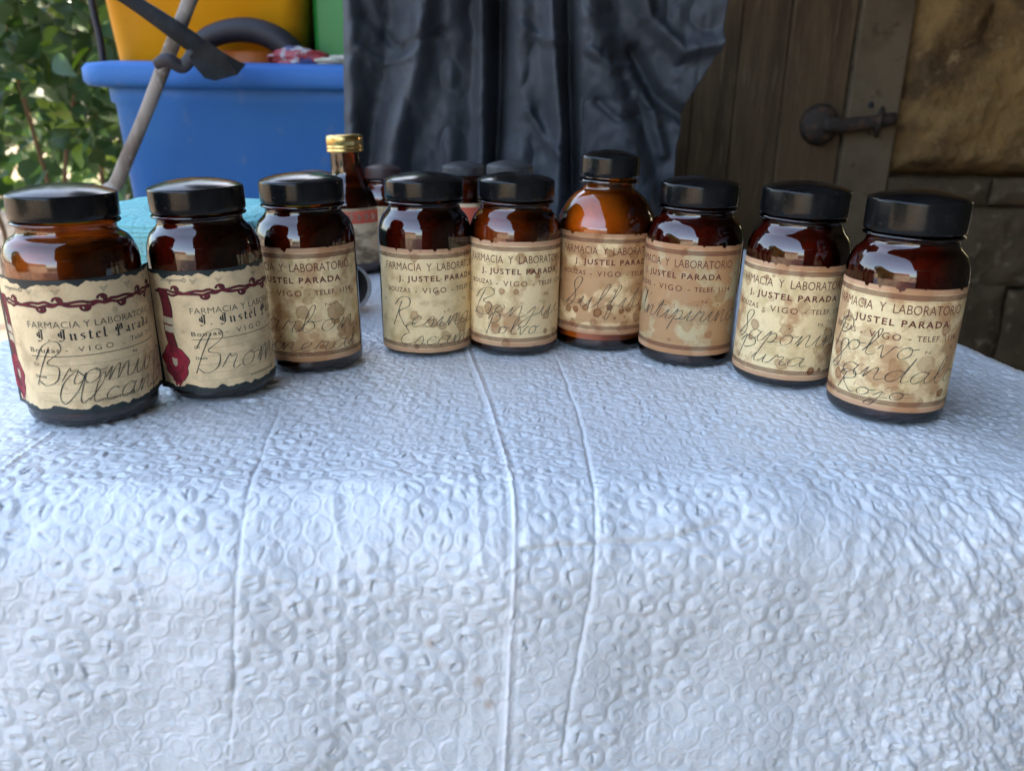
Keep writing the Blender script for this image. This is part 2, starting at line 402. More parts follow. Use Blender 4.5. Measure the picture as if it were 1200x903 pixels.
# ------------------------------------------------------------------ label printing
def font_mesh(txt, h, off=0.0, space=1.0):
    """verts (x centred, y) and faces of a line of type, cap height h"""
    cu = bpy.data.curves.new('type', 'FONT'); cu.body = txt; cu.size = 1; cu.offset = off; cu.space_character = space; cu.resolution_u = 3
    ob = bpy.data.objects.new('type', cu); COL.objects.link(ob); bpy.context.view_layer.update()
    me = bpy.data.meshes.new_from_object(ob.evaluated_get(bpy.context.evaluated_depsgraph_get()))
    V = np.array([v.co[:] for v in me.vertices]); Fc = [tuple(p.vertices) for p in me.polygons]
    bpy.data.objects.remove(ob); bpy.data.curves.remove(cu); bpy.data.meshes.remove(me)
    V = V[:, :2]*(h/.70); V[:, 0] -= (V[:, 0].min()+V[:, 0].max())/2
    return V, Fc
class Ink:
    """flat print in label coordinates (s right, z up, mm) collected, then wrapped on the bottle"""
    def __init__(s): s.V = []; s.F = []
    def add(s, V, Fc):
        n = len(s.V); s.V += [tuple(v) for v in V]; s.F += [tuple(i+n for i in f) for f in Fc]
    def text(s, txt, x, z, h, width=None, off=0, space=1, fn=None):
        V, Fc = font_mesh(txt, h, off, space)
        if width: V[:, 0] *= width/(V[:, 0].max()-V[:, 0].min())
        V[:, 0] += x
        V[:, 1] += z
        if fn is not None: V[:, 1] += fn(V[:, 0])
        s.add(V, Fc)
    def ribbon(s, pts, wd, fn=None, press=False):
        pts = np.array(pts, float)
        if len(pts) < 2: return
        T = np.gradient(pts, axis=0); T /= np.linalg.norm(T, axis=1)[:, None]+1e-9; N = np.stack([-T[:, 1], T[:, 0]], 1)
        ww = np.full(len(pts), wd/2)
        if press: ww = wd/2*(.55+.6*np.abs(T[:, 1])+.25*np.sin(np.arange(len(pts))*.7))
        A = pts+N*ww[:, None]; B = pts-N*ww[:, None]
        V = np.stack([A, B], 1).reshape(-1, 2)
        if fn is not None: V[:, 1] += fn(V[:, 0])
        s.add(V, [(2*i, 2*i+1, 2*i+3, 2*i+2) for i in range(len(pts)-1)])
    def nib(s, pts, nx, ny, fn=None):
        for (a, b) in zip(pts[:-1], pts[1:]):
            V = np.array([(a[0]-nx, a[1]-ny), (a[0]+nx, a[1]+ny), (b[0]+nx, b[1]+ny), (b[0]-nx, b[1]-ny)])
            if fn is not None: V[:, 1] += fn(V[:, 0])
            s.add(V, [(0, 1, 2, 3)])
    def poly(s, pts):
        """filled outline, cut into small rings so that it bends with the bottle"""
        p = np.array(pts, float); c = p.mean(0); n = len(p); k = max(2, int(np.ptp(p[:, 0])/1.2))
        V = np.concatenate([c+(p-c)*(j/k) for j in range(1, k+1)]+[c[None]])
        Fc = [(n*k, i, (i+1) % n) for i in range(n)]
        for j in range(k-1):
            for i in range(n): a = j*n+i; b_ = j*n+(i+1) % n; Fc.append((a, a+n, b_+n, b_))
        s.add(V, Fc)
    def strip(s, x0, x1, zz, wav, k=7):
        for j in range(k):
            a = x0+(x1-x0)*j/k; b_ = x0+(x1-x0)*(j+1)/k; n = len(zz)
            s.add([(a+wav(z), z) for z in zz]+[(b_+wav(z), z) for z in zz], [(i, i+n, i+n+1, i+1) for i in range(n-1)])
    def build(s, name, R, lift, m, parent, clip=None, shape=None):
        V = np.array(s.V); Fc = s.F
        if clip is not None:
            ok = (V[:, 0] > clip[0]) & (V[:, 0] < clip[1]); Fc = [f for f in Fc if all(ok[i] for i in f)]
        th = V[:, 0]/R
        r = R+lift+(shape(V[:, 0]) if shape else 0)
        P = np.stack([r*np.sin(th), -r*np.cos(th), V[:, 1]], 1)*.001
        used = sorted({i for f in Fc for i in f}); mp = {i: k for k, i in enumerate(used)}
        me = mesh(name, P[used], [tuple(mp[i] for i in f) for f in Fc])
        o = new_obj(name, me, m, parent); o['kind'] = 'stuff'; return o
GL = {
 'a': ([[(.9, .85), (.5, 1), (.1, .6), (.1, .15), (.4, 0), (.8, .4), (.97, .95), (.85, .3), (1.0, 0), (1.3, .2)]], 1.3),
 'b': ([[(0, .1), (.5, 1.2), (.6, 2.0), (.4, 2.1), (.25, 1.3), (.2, .2), (.5, 0), (.85, .4), (.6, .9), (.35, .8), (.9, .85), (1.2, .9)]], 1.2),
 'c': ([[(.8, .8), (.5, 1), (.15, .6), (.15, .2), (.45, 0), (1.0, .25)]], 1.0),
 'd': ([[(.9, .85), (.5, 1), (.1, .6), (.1, .15), (.4, 0), (.8, .5), (1.15, 2.1), (.9, .5), (1.0, 0), (1.35, .2)]], 1.35),
 'e': ([[(0, .2), (.5, .5), (.7, .85), (.5, 1.05), (.2, .75), (.15, .25), (.45, 0), (1.0, .25)]], 1.0),
 'f': ([[(0, .2), (.5, 1.2), (.65, 2.0), (.45, 2.1), (.35, 1), (.25, -.8), (.45, -1), (.55, -.3), (.4, .1), (1.0, .3)]], 1.0),
 'i': ([[(0, .2), (.4, .95), (.3, .2), (.5, 0), (.8, .2)], [(.62, 1.4), (.7, 1.5)]], .8),
 'j': ([[(0, .3), (.45, .95), (.2, -.8), (-.1, -1.1), (-.3, -.8), (.3, .0), (.9, .25)], [(.6, 1.4), (.7, 1.5)]], .9),
 'l': ([[(0, .2), (.5, 1.3), (.6, 2.1), (.4, 2.15), (.25, 1.2), (.25, .2), (.5, 0), (.85, .2)]], .85),
 'm': ([[(0, .2), (.25, .95), (.2, 0), (.45, .8), (.7, 1), (.72, 0), (1.0, .8), (1.25, 1), (1.3, .15), (1.5, 0), (1.75, .2)]], 1.75),
 'n': ([[(0, .2), (.25, .95), (.2, 0), (.5, .8), (.8, 1), (.8, .15), (1.0, 0), (1.3, .2)]], 1.3),
 'o': ([[(.6, 1), (.2, .8), (.1, .3), (.4, 0), (.8, .3), (.8, .8), (.55, 1), (.7, .8), (1.2, .9)]], 1.2),
 'p': ([[(0, .2), (.4, 1.1), (.1, -1), (.35, .6), (.7, 1), (.9, .6), (.7, .1), (.4, .1), (1.2, .2)]], 1.2),
 'r': ([[(0, .2), (.3, 1.05), (.4, .85), (.75, .9), (.65, .2), (.85, 0), (1.1, .2)]], 1.1),
 's': ([[(0, .1), (.5, 1.05), (.7, .4), (.5, 0), (.15, .1), (.6, .05), (.95, .2)]], .95),
 't': ([[(0, .2), (.5, 1.7), (.35, .2), (.6, 0), (.9, .2)], [(.1, 1.25), (.9, 1.35)]], .9),
 'u': ([[(0, .2), (.25, .95), (.2, .2), (.45, 0), (.8, .5), (.9, .95), (.85, .15), (1.05, 0), (1.3, .2)]], 1.3),
 'v': ([[(0, .6), (.2, 1), (.4, .1), (.55, 0), (.9, .95), (1.2, .9)]], 1.2),
 'B': ([[(.5, 2.1), (.2, 1), (0, -.1)], [(-.2, 1.3), (.2, 2.1), (.9, 2.3), (1.2, 1.8), (.5, 1.15), (1.2, .9), (1.2, .2), (.6, -.1), (.1, .15)]], 1.45),
 'R': ([[(.4, 2), (.1, 0)], [(-.1, 1.5), (.3, 2.1), (1.0, 2.1), (1.1, 1.5), (.4, 1.05), (.8, .4), (1.2, 0), (1.5, .2)]], 1.5),
 'E': ([[(1.1, 1.9), (.6, 2.1), (.3, 1.7), (.7, 1.15), (.3, .9), (.1, .3), (.6, 0), (1.3, .3)]], 1.3),
 'P': ([[(.4, 2), (.1, -.2)], [(-.1, 1.4), (.3, 2.1), (1.0, 2.1), (1.2, 1.5), (.6, 1.0), (.3, 1.1)]], 1.35),
 'S': ([[(0, .1), (.6, .9), (1.0, 1.9), (.7, 2.2), (.4, 1.7), (.8, .7), (.5, 0), (.1, .2), (.4, .3), (1.2, .2)]], 1.2),
 'C': ([[(1.1, 1.8), (.7, 2.2), (.2, 1.5), (.1, .5), (.5, 0), (1.2, .3)]], 1.2),
 'A': ([[(1.3, 1.7), (.8, 2), (.2, 1.3), (.1, .4), (.5, 0), (1.1, .8), (1.4, 1.9), (1.3, .4), (1.5, 0), (1.8, .3)]], 1.8),
 'M': ([[(-.2, .3), (0, 0), (.35, 1.9), (.5, 1), (.6, .3), (1.1, 1.9), (1.1, .3), (1.3, 0), (1.6, .2)]], 1.6),
 ' ': ([], .8)}
for k_ in 'RP': GL[k_][0][0] = dense([GL[k_][0][0][0], (.27, 1.0), GL[k_][0][0][1]], 3)
GL["'"] = ([[(-.5, 1.5), (-.3, 1.9)]], 0)
def pen(ink, txt, x, z, xh, width=None, slant=.32, wd=.40, rise=0):
    tot = sum(GL[ch][1] for ch in txt); k = xh if width is None else width/tot
    cx = 0
    for ch in txt:
        st, adv = GL[ch]
        for pts in st:
            jit = random.uniform(-.05, .05)
            p = np.array(dense(pts, 5) if len(pts) > 2 else pts, float)
            cap = 1.22 if ch.isupper() else 1
            px = x+(p[:, 0]+cx)*k+p[:, 1]*xh*slant; pz = z+p[:, 1]*xh*cap*(1+jit)+rise*(p[:, 0]+cx)*k
            ink.ribbon(np.stack([px, pz], 1), wd*(1.25 if ch.isupper() else 1), press=True)
        cx += adv
mn = lambda x, b=0, t=1: [(x-.1, t), (x, t-.14), (x, .14+b), (x+.12, b)]
BL = {'J': ([[(0, 1.55), (.3, 1.75), (.75, 1.65)], [(.6, 1.7), (.55, .2), (.25, -.15), (-.05, 0)], [(.28, 1.5), (.28, .35)], [(0, 1.2), (0, .7)], [(.0, .75), (.3, .6)]], 1.0),
 'u': ([mn(.1), mn(.55), [(.12, .1), (.5, .3)]], .85), 's': ([[(.55, .92), (.25, 1), (.12, .72), (.5, .42), (.45, .1), (.08, .02)]], .72),
 't': ([[(.2, 1.35), (.17, .12), (.42, .02)], [(0, .95), (.45, .97)]], .58), 'e': ([[(.12, .88), (.1, .15), (.4, .02)], [(.12, .9), (.42, .98), (.48, .7), (.14, .5)]], .68),
 'l': ([[(.12, 1.6), (.12, .12), (.34, 0)]], .48), 'a': ([[(.1, .88), (.4, 1), (.45, .12), (.6, 0)], [(.42, .55), (.1, .4), (.1, .12), (.42, .12)]], .78),
 'r': ([mn(.1), [(.2, .85), (.45, 1.0), (.52, .85)]], .68), 'd': ([[(0, 1.55), (.45, 1.15), (.52, .1)], [(.12, .88), (.1, .15), (.32, .02), (.52, .15)], [(.12, .88), (.45, .92)]], .78),
 'P': ([[(-.05, 1.45), (.3, 1.62), (.32, -.25)], [(.3, 1.55), (.8, 1.6), (.88, .75), (.34, .65)], [(.05, 1.2), (.05, .6)], [(.58, 1.4), (.56, .8)], [(0, -.15), (.55, -.2)]], 1.15),
 '.': ([[(.1, .12), (.2, .02)]], .4), ' ': ([], .55)}
def blackletter(ink, txt, x, z, xh, width, fn=None):
    tot = sum(BL[ch][1]+.22 for ch in txt); k = width/tot; cx = 0
    for ch in txt:
        st, adv = BL[ch]
        for pts in st: ink.nib([(x+(p[0]+cx)*k, z+p[1]*xh) for p in pts], .105*k, .06*xh, fn)
        cx += adv+.22

def paper_grid(R, s0, s1, z0, z1, lift, n, m, shape=None):
    s = np.linspace(s0, s1, n); z = np.linspace(z0, z1, m); SS, ZZ = np.meshgrid(s, z, indexing='ij')
    r = R+lift+(shape(SS) if shape else 0); th = SS/R
    return SS, ZZ, np.stack([r*np.sin(th), -r*np.cos(th), ZZ], 2)*.001
def lerp(c, c2, k): return c*(1-k[..., None])+np.array(c2)*k[..., None]
def stains(SS, ZZ, seed, level, spots):
    """stain amounts in 0..1: (broad tan stain, dark ring spots)"""
    f = fbm(SS*.085+seed, ZZ*.085, 100+seed, 5); wob = 5*(fbm(SS*.25, ZZ*.25, 130+seed)-.5)
    broad = np.clip((f-(1-level))*9, 0, 1)
    rim = np.exp(-((f-(1-level))/.012)**2)*.5
    spot = np.zeros(SS.shape)
    for (sx, sz, r, k) in spots:
        q = np.hypot(SS-sx, (ZZ-sz))+wob*r*.24; e = np.clip((r-q)/.7, 0, 1)
        spot = np.maximum(spot, k*(e*.62+.38*np.exp(-((q-r+.5)/.55)**2)))
    rg = np.random.default_rng(seed+900)
    for _ in range(26):
        sx = rg.uniform(SS.min(), SS.max()); sz = rg.uniform(ZZ.min(), ZZ.max()); r = rg.choice([.35, .5, .8, 1.4, 2.0], p=[.35, .3, .2, .1, .05]); k = rg.uniform(.25, .6)
        q = np.hypot(SS-sx, ZZ-sz)+wob*r*.12; e = np.clip((r-q)/.5, 0, 1); spot = np.maximum(spot, k*e)
    return np.clip(broad*.8+rim, 0, 1), spot
def label_plain(b, R, z0, z1, mid, words, level, spots, seed, tint=(.88, .67, .37)):
    """cream label with chain borders and three printed lines; mid = where the print is centred (deg)"""
    half = 46.0; sc = R*math.radians(mid); hh = z1-z0
    SS, ZZ, P = paper_grid(R, sc-half, sc+half, z0, z1, .22, 230, 170)
    # slightly uneven cut and small chips on the top edge
    v = (ZZ-z0)/hh
    P[..., 2] += .001*(.35*(fbm(SS*.12, 0*ZZ+seed, 5)-.5))
    rgc = random.Random(seed); chip = 0
    for _ in range(6):
        c0 = sc+rgc.uniform(-38, 38); chip = chip+rgc.uniform(.4, 1.7)*np.clip((rgc.uniform(.5, 1.6)-np.abs(SS-c0))/.35, 0, 1)
    P[..., 2] -= .001*chip*np.clip((v-.94)/.06, 0, 1)
    col = lerp(np.array(tint)*np.ones(SS.shape+(1,)), (.55, .37, .15), np.clip((fbm(SS*.2, ZZ*.2, seed+40)-.45)*3, 0, 1)*.6)
    fine = fbm(SS*1.6, ZZ*3.2, seed+50)[..., None]; col = col*(.86+.28*fine)
    border = np.clip((np.abs(v-.5)-.455)*120, 0, 1); col = lerp(col, (.60, .33, .19), border*.95)
    br, sp = stains(SS, ZZ, seed, level, [(sc+a*1.0, z0+c*hh, r, k) for (a, c, r, k) in spots])
    col = lerp(col, (.46, .21, .085), br*.88); col = lerp(col, (.32, .135, .05), np.clip(sp*1.5, 0, 1)); col = lerp(col, (.09, .035, .018), np.clip((sp-.62)*2.6, 0, 1))
    edge = np.clip(1-np.minimum(np.minimum(SS-SS.min(), SS.max()-SS), np.minimum(ZZ-ZZ.min(), ZZ.max()-ZZ))/.7, 0, 1)*.4
    col = lerp(col, (.25, .15, .08), edge)
    me = grid_mesh('label', P); set_paint(me, col)
    lab = new_obj('label', me, M['paper'], b)
    pr = Ink()
    for vv in (.068, .932):
        zc = z0+hh*(1-vv)
        for dz in (-1.15, 1.15): pr.ribbon([(x, zc+dz) for x in np.arange(sc-half+.3, sc+half, 1.5)], .32)
        for ph in (0, PI): pr.ribbon([(x, zc+.72*math.sin(x*2.6+ph)) for x in np.arange(sc-half+.3, sc+half, .3)], .38)
    pr.text('FARMACIA  Y  LABORATORIO', sc, z0+hh*.80, 4.9, 73, -.004)
    pr.text('J. JUSTEL PARADA', sc+1.5, z0+hh*.70, 3.4, 55, .022, 1.25)
    pr.text('BOUZAS', sc-26.5, z0+hh*.592, 2.9, 17, .006, 1.1); pr.text('- VIGO -', sc-2.5, z0+hh*.587, 3.5, 25, .002, 1.3)
    pr.text('TELEF. 1154', sc+24.5, z0+hh*.592, 2.9, 24, .006, 1.1)
    pr.build('print', R, .30, M['ink_print'], lab)
    dl = Ink()
    for vv in (.30, .13):
        for x in np.arange(sc-38, sc+38, .9): dl.ribbon([(x, z0+hh*vv), (x+.45, z0+hh*vv)], .14)
    dl.text('N.', sc+20, z0+hh*.49, 1.9, 4, -.01)
    dl.text('Dr', sc-39, z0+hh*.49, 1.7, 3, -.01)
    dl.build('ruled_lines', R, .30, M['ink_print'], lab)
    hw = Ink()
    for (txt, a, c, xh, wd) in words: pen(hw, txt, sc+a, z0+c*hh, xh, wd)
    hw.build('handwriting', R, .36, M['ink_pen'], lab, clip=(sc-half+1, sc+half-1))
    return lab
def curl(u, amp): return u
def label_ornate(b, R, z0, z1, mid, words, seed, spots, xoff=12.5):
    """torn-scroll label printed on a black-green sheet: red vine, black-letter name, ribbon and seal at the left"""
    sc = R*math.radians(mid); left = sc-60; rt = sc+44; hh = z1-z0
    lift = lambda s: 3.2*np.clip((np.abs(s-(left+rt)/2)-((rt-left)/2-9))/9, 0, 1)**2
    SS, ZZ, P = paper_grid(R, left, rt, z0, z1, .2, 120, 40, lift)
    lab = new_obj('label', grid_mesh('label', P), M['dark_sheet'], b)
    # parchment area: own outline
    n, m = 260, 150; s = np.linspace(left+2.5, rt-1.5, n); v = np.linspace(0, 1, m); SS, VV = np.meshgrid(s, v, indexing='ij')
    rag = lambda x, sd: (fbm(x*.22, x*0+sd, 7, 4)-.5)*3.2+1.5*np.clip((vnoise(x*.16, x*0+sd+3, 9)-.62)*3, 0, 1)
    top = z1-1.9-rag(s, 1)*1.15; bot = z0+2.4+rag(s, 2)*1.1
    rise = lambda x: 0.0*x
    ZZ = bot[:, None]+(top-bot)[:, None]*VV
    r = R+.27+lift(SS); th = SS/R; P = np.stack([r*np.sin(th), -r*np.cos(th), ZZ], 2)*.001
    col = np.array((.86, .64, .37))*np.ones(SS.shape+(1,)); col = lerp(col, (.50, .36, .20), np.clip((fbm(SS*.15, ZZ*.15, seed)-.45)*3, 0, 1)*.5)
    col = col*(.9+.2*fbm(SS*1.6, ZZ*3, seed+3)[..., None])
    br, sp = stains(SS, ZZ, seed, .34, [(sc+a, z0+c*hh, q, k) for (a, c, q, k) in spots])
    col = lerp(col, (.36, .20, .10), br*.5); col = lerp(col, (.22, .10, .05), sp*.55)
    me = grid_mesh('parchment', P); set_paint(me, col); new_obj('parchment', me, M['paper'], lab)
    bk = Ink(); rd = Ink(); pale = Ink()
    def vine(pts, w0):
        p = np.array(dense(pts, 6)); bk.ribbon(p, w0+.55); rd.ribbon(p, w0)
    zt = z1-hh*.175
    x0 = left+6
    L = rt-x0-2; N_ = 90
    for ph, am in ((0, .95), (PI*.9, 1.1)):
        vine([(x0+L*i/N_, zt+.02*0+am*math.sin(i/N_*PI*5.2+ph)+.4*math.sin(i*.9)) for i in range(0, N_+1, 3)], .85)
    for k, (fx, up_) in enumerate(((.14, 1), (.30, -1), (.38, 1), (.5, -1), (.58, 1), (.68, -1), (.8, 1), (.88, -1), (.95, 1))):
        cx = x0+L*fx; th_ = np.linspace(0, 1.55*PI, 10); rr_ = np.linspace(3.0, .8, 10)
        vine([(cx+1.5-rr_[i]*math.cos(th_[i])*.9, zt+up_*(1.6+rr_[i]*math.sin(th_[i])*.75)) for i in range(10)], .7)
        bk.poly([(cx+1.4+.95*math.cos(a), zt+up_*2.2+.95*math.sin(a)) for a in np.linspace(0, 2*PI, 12, endpoint=False)])
        rd.poly([(cx+1.4+.7*math.cos(a), zt+up_*2.2+.7*math.sin(a)) for a in np.linspace(0, 2*PI, 12, endpoint=False)])
    # ribbon hanging down the left, then the wax seal
    xl = left+xoff; zs = z0+hh*.24
    wv = lambda z, k: .8*math.sin(z*.28+k)
    zz = np.linspace(z0+5, zt+2, 22)
    bk.strip(xl-3.7, xl+3.7, zz, lambda z: wv(z, 0))
    rd.strip(xl-3.1, xl+3.1, zz, lambda z: wv(z, 0))
    for zk in (z0+hh*.53, z0+hh*.60):
        pale.poly([(xl-3.4, zk-1.8), (xl+0, zk-2.3), (xl+3.9, zk-2.6), (xl+4.0, zk+1.2), (xl+.3, zk+1.4), (xl-3.4, zk+1.8)])
    blob = lambda r, ph: [(xl+.5+r*(1+.07*math.sin(5*a+ph)+.05*math.sin(9*a))*math.cos(a), zs+r*1.12*(1+.06*math.sin(4*a+ph))*math.sin(a)) for a in np.linspace(0, 2*PI, 40, endpoint=False)]
    bk.poly(blob(9.4, 0)); se = Ink(); se.poly(blob(9.0, 0)); se.poly([(xl-2.5, z0+6), (xl+4, z0+5), (xl+1.5, z0+2.2), (xl+.4, z0+4), (xl-1.5, z0+1.8)])
    sd_ = Ink(); sd_.ribbon([(xl+.5+5.9*math.cos(a), zs+6.6*math.sin(a)) for a in np.linspace(0, 2*PI, 40)], .35)
    sd_.ribbon([(xl+.5+5.2*math.cos(a), zs+5.8*math.sin(a)) for a in np.linspace(3.4, 6.0, 20)], .6)
    pale.poly([(xl-1.3, zs+2.8), (xl+2.6, zs+2.4), (xl+2.3, zs-.8), (xl+.6, zs-2.2), (xl-1.0, zs-.9)])
    rs = lambda x: .028*(x-sc)*0+0*x
    bk.text('FARMACIA Y LABORATORIO', sc, z0+hh*.655, 3.3, 66, -.01)
    blackletter(bk, 'J. Justel Parada', sc-28.5, z0+hh*.565, 3.1, 60)
    bk.text('Bouzas', sc-26.5, z0+hh*.475, 2.3, 15, .004, 1.1); bk.text('- VIGO -', sc-3, z0+hh*.475, 2.7, 27, -.008, 1.6); bk.text('Telef. 2115', sc+24, z0+hh*.49, 2.3, 20, -.002)
    bk.ribbon([(x, z0+hh*.445) for x in np.arange(sc-34, sc+38, 2)], .3)
    bk.text('N.', sc+16, z0+hh*.395, 1.5, 3); bk.text('Dr.', sc-31.5, z0+hh*.37, 1.8, 3.6); bk.text('Dosis', sc-30.5, z0+hh*.28, 1.6, 6, .01)
    for vv in (.375, .305, .235, .165, .10):
        for x in np.arange(sc-27 if vv > .25 else sc-32, sc+40, 1.0): bk.ribbon([(x, z0+hh*vv), (x+.6, z0+hh*vv)], .15)
    # hatching under the torn top edge and small scroll marks below
    for fx in (.18, .30, .42, .62, .74, .9):
        hx = left+(rt-left)*fx
        for k in range(6): bk.ribbon([(hx-2.3+.35*k, z1-4.6-.55*k), (hx+2.0-.5*k, z1-4.4-.55*k)], .16)
    for fx, ln in ((.52, 17), (.80, 10), (.12, 14)):
        hx = left+(rt-left)*fx; zq = z0+6.0 if fx > .2 else z1-5.0
        bk.ribbon([(hx, zq+.5), (hx+ln, zq+.9)], .3); bk.ribbon([(hx, zq-.6), (hx+ln, zq-.2)], .3)
        for k in range(int(ln*1.4)): bk.ribbon([(hx+k/1.4, zq-.5), (hx+k/1.4+.3, zq+.7)], .22)
        bk.ribbon([(hx+ln+.9*math.cos(a), zq+.3+.9*math.sin(a)) for a in np.linspace(0, 6, 12)], .3)
    bk.build('print', R, .34, M['ink_black'], lab, shape=lift)
    rd.build('vine_ornament', R, .40, M['ink_red'], lab, shape=lift)
    se.build('seal_print', R, .40, M['seal'], lab, shape=lift); sd_.build('seal_lines', R, .46, M['ink_red'], lab, shape=lift)
    pale.build('pale_print', R, .46, M['ink_pale'], lab, shape=lift)
    hw = Ink()
    for (txt, a, c, xh, wd) in words: pen(hw, txt, sc+a, z0+c*hh, xh, wd, wd=.33)
    hw.build('handwriting', R, .50, M['ink_pen'], lab, clip=(left+2, rt-1), shape=lift)
    return lab
M['seal'] = mat('red wax print', (.36, .03, .05), .6, .2, noise=(300, (.24, .02, .035), .45, .6))

# ------------------------------------------------------------------ jars
def jar_profile(R, Rn, zc, kind='jar'):
    """outer glass outline, mm; zc = underside of the cap"""
    sh = 16 if kind == 'jar' else 26
    p = [(0, 1.6), (R*.55, 1.2), (R*.80, .2), (R*.90, 0), (R*.965, .9), (R*.995, 3), (R, 6), (R, 20), (R, 45), (R, zc-sh-9), (R*.998, zc-sh-5)]
    if kind == 'jar':
        p += [(R*.985, zc-sh-1.5), (R*.95, zc-sh+2), (R*.90, zc-sh+5.2), (R*.845, zc-9), (Rn*1.03, zc-6.8), (Rn, zc-5.0), (Rn, zc-3.4), (Rn+.6, zc-2.8), (Rn+2.0, zc-2.2), (Rn+2.2, zc-1.4), (Rn+1.3, zc-.6), (Rn, zc+.4)]
    else:
        p += [(R*.985, zc-29), (R*.93, zc-23), (R*.83, zc-17), (R*.70, zc-12), (Rn*1.10, zc-9), (Rn, zc-7.6), (Rn-.2, zc-5.2), (Rn+.4, zc-4.6), (Rn+2.4, zc-4.0), (Rn+2.7, zc-3.0), (Rn+2.2, zc-2.0), (Rn, zc-1.2), (Rn, zc+.4)]
    return p
def cap_mesh(Rc, h):
    p = [(Rc*.55, .3), (Rc*.955, 0), (Rc*.985, .25), (Rc, 1.0), (Rc, 3), (Rc, h-5.8), (Rc*.997, h-5.1), (Rc*.98, h-4.5), (Rc*.955, h-4.2), (Rc*.935, h-4.0), (Rc*.90, h-3.6), (Rc*.80, h-2.7), (Rc*.62, h-1.6), (Rc*.4, h-.7), (Rc*.2, h-.2), (0, h)]
    return lathe('cap', [(r*.001, z*.001) for r, z in p], 72)
def make_jar(i, X, Y, R, Rc, zc, ht, tilt, content, level, glass, kind='jar', name='pharmacy_jar'):
    b = empty(name, (X, Y, .0012))
    rz = math.atan2(-X, Y)
    b.rotation_euler = (tilt[0], tilt[1], rz); b.location.z += abs(math.sin(tilt[1]))*R*.0006
    Rn = Rc-2.3 if kind == 'jar' else Rc-2.6
    prof = jar_profile(R, Rn, zc, kind)
    sub = dense(prof, 3); sub = [(max(r, 0), max(z, 0)) for r, z in sub]
    g = new_obj('glass', lathe('glass', [(r*.001, z*.001) for r, z in sub], 80), glass, b)
    # contents, a hand's breadth of wall inside the glass, uneven at the top
    inner = [(max(0, r-1.1), z) for r, z in sub if z > 3.0 and z < level] ; inner = [(0, 2.2), (R*.8, 2.3)]+[q for q in inner if q[0] > 5]
    top = inner[-1][0]
    inner += [(top*.9, level-.6), (top*.6, level+.6), (top*.25, level+.2), (0, level)]
    th = np.linspace(0, 2*PI, 64, endpoint=False); pr = np.array(inner)
    P = np.stack([pr[:, :1]*np.cos(th), pr[:, :1]*np.sin(th), np.repeat(pr[:, 1:], 64, 1)], 2)
    up_ = np.clip((pr[:, 1]-(level-12))/12, 0, 1)[:, None]
    P[..., 2] += up_*((fbm(np.cos(th)*2+5+i, np.sin(th)*2+5, i, 3)-.5)*14)[None, :]*(level < zc-15)
    new_obj('powder', grid_mesh('powder', P*.001, True), content, b)
    new_obj('thick_base', lathe('thick_base', [(r*.001, z*.001) for r, z in [(0, 2.0), (R*.8, 1.2), (R*.90, .9), (R*.955, 2.0), (R-.7, 3.6), (R-.6, 6.0), (R-1.0, 6.9), (R*.85, 7.4), (0, 7.6)]], 64), M['base_glass'], b)
    c = new_obj('cap', cap_mesh(Rc, ht-zc), M['cap'], b); c.location = (0, 0, zc*.001)
    return b
G = 'old amber pharmacy jars standing in a row'
J = [ # X Y R Rc zcap height
 (-.220, .402, 31.1, 24.8, 98.6, 115), (-.166, .441, 29.4, 24.3, 98, 115), (-.125, .492, 29.6, 24.5, 98, 115), (-.058, .532, 30.1, 25.2, 97, 113.5),
 (0, .536, 29.9, 24.9, 97.4, 114), (.061, .553, 33.0, 19.8, 111, 128), (.114, .518, 30.4, 24.7, 97.6, 115), (.166, .479, 29.2, 24.8, 97, 116), (.206, .424, 29.8, 24.7, 96.5, 117.2)]
FOOT = [(j[0], j[1], j[2]*.001) for j in J]
LABELS = [
 'leftmost jar with torn parchment label, red vine and the words Bromuro Alcanfor',
 'jar with red seal and red ribbon on its torn parchment label, reading Bromuro',
 'dark red jar with chain bordered label reading Carbon Mineral, left of the gold capped bottle',
 'dark red jar with clean cream label reading Resina Escamonea',
 'brown jar with chipped cream label reading Benjui Polvo, middle of the row',
 'tall orange brown bottle with small black cap and heavily spotted label',
 'dark jar with large brown stains over its label reading Antipirina',
 'very dark jar with cream label reading Saponina Pura, second from the right',
 'rightmost jar with label reading Polvo Sandalo Rojo, nearest the table corner']
DEG = math.radians
T = [(0, -.3), (0, -2.0), (0, -1.0), (0, -.4), (0, .2), (0, .5), (0, .5), (0, 1.0), (0, .3)]
CONT = [('powder_orange', 86, 'amber'), ('powder_dark', 93, 'amber_deep'), ('powder_dark', 92, 'amber'), ('powder_dark', 92, 'amber_deep'), ('powder_redbrown', 92, 'amber'),
        ('powder_pale', 102, 'amber'), ('powder_dark', 92, 'amber_deep'), ('powder_dark', 92, 'amber_deep'), ('powder_dark', 92, 'amber_deep')]
jars = []
for i, j in enumerate(J):
    cn, lv, gl = CONT[i]
    b = make_jar(i, *j[:6], (DEG(T[i][0]), DEG(T[i][1])), M[cn], lv, M[gl], 'tall' if i == 5 else 'jar', 'pharmacy_bottle' if i == 5 else 'pharmacy_jar')
    tag(b, LABELS[i], 'bottle' if i == 5 else 'jar', G); jars.append(b)
label_ornate(jars[0], 31.1, 7.0, 73.5, 13, [('Bromuro', -33, .235, 7.4, 76), ('Alcanfor', -24, .085, 6.6, 74)], 3, [(22, .2, 5, .5), (26, .36, 4, .5), (4, .33, 5, .25), (12, .08, 3, .3), (-24, .05, 2, .4)], 6.0)
label_ornate(jars[1], 29.4, 5.0, 71.0, 42, [('Bromuro', -34, .18, 8.0, 80)], 8, [(10, .3, 4, .2), (-10, .6, 4, .15)])
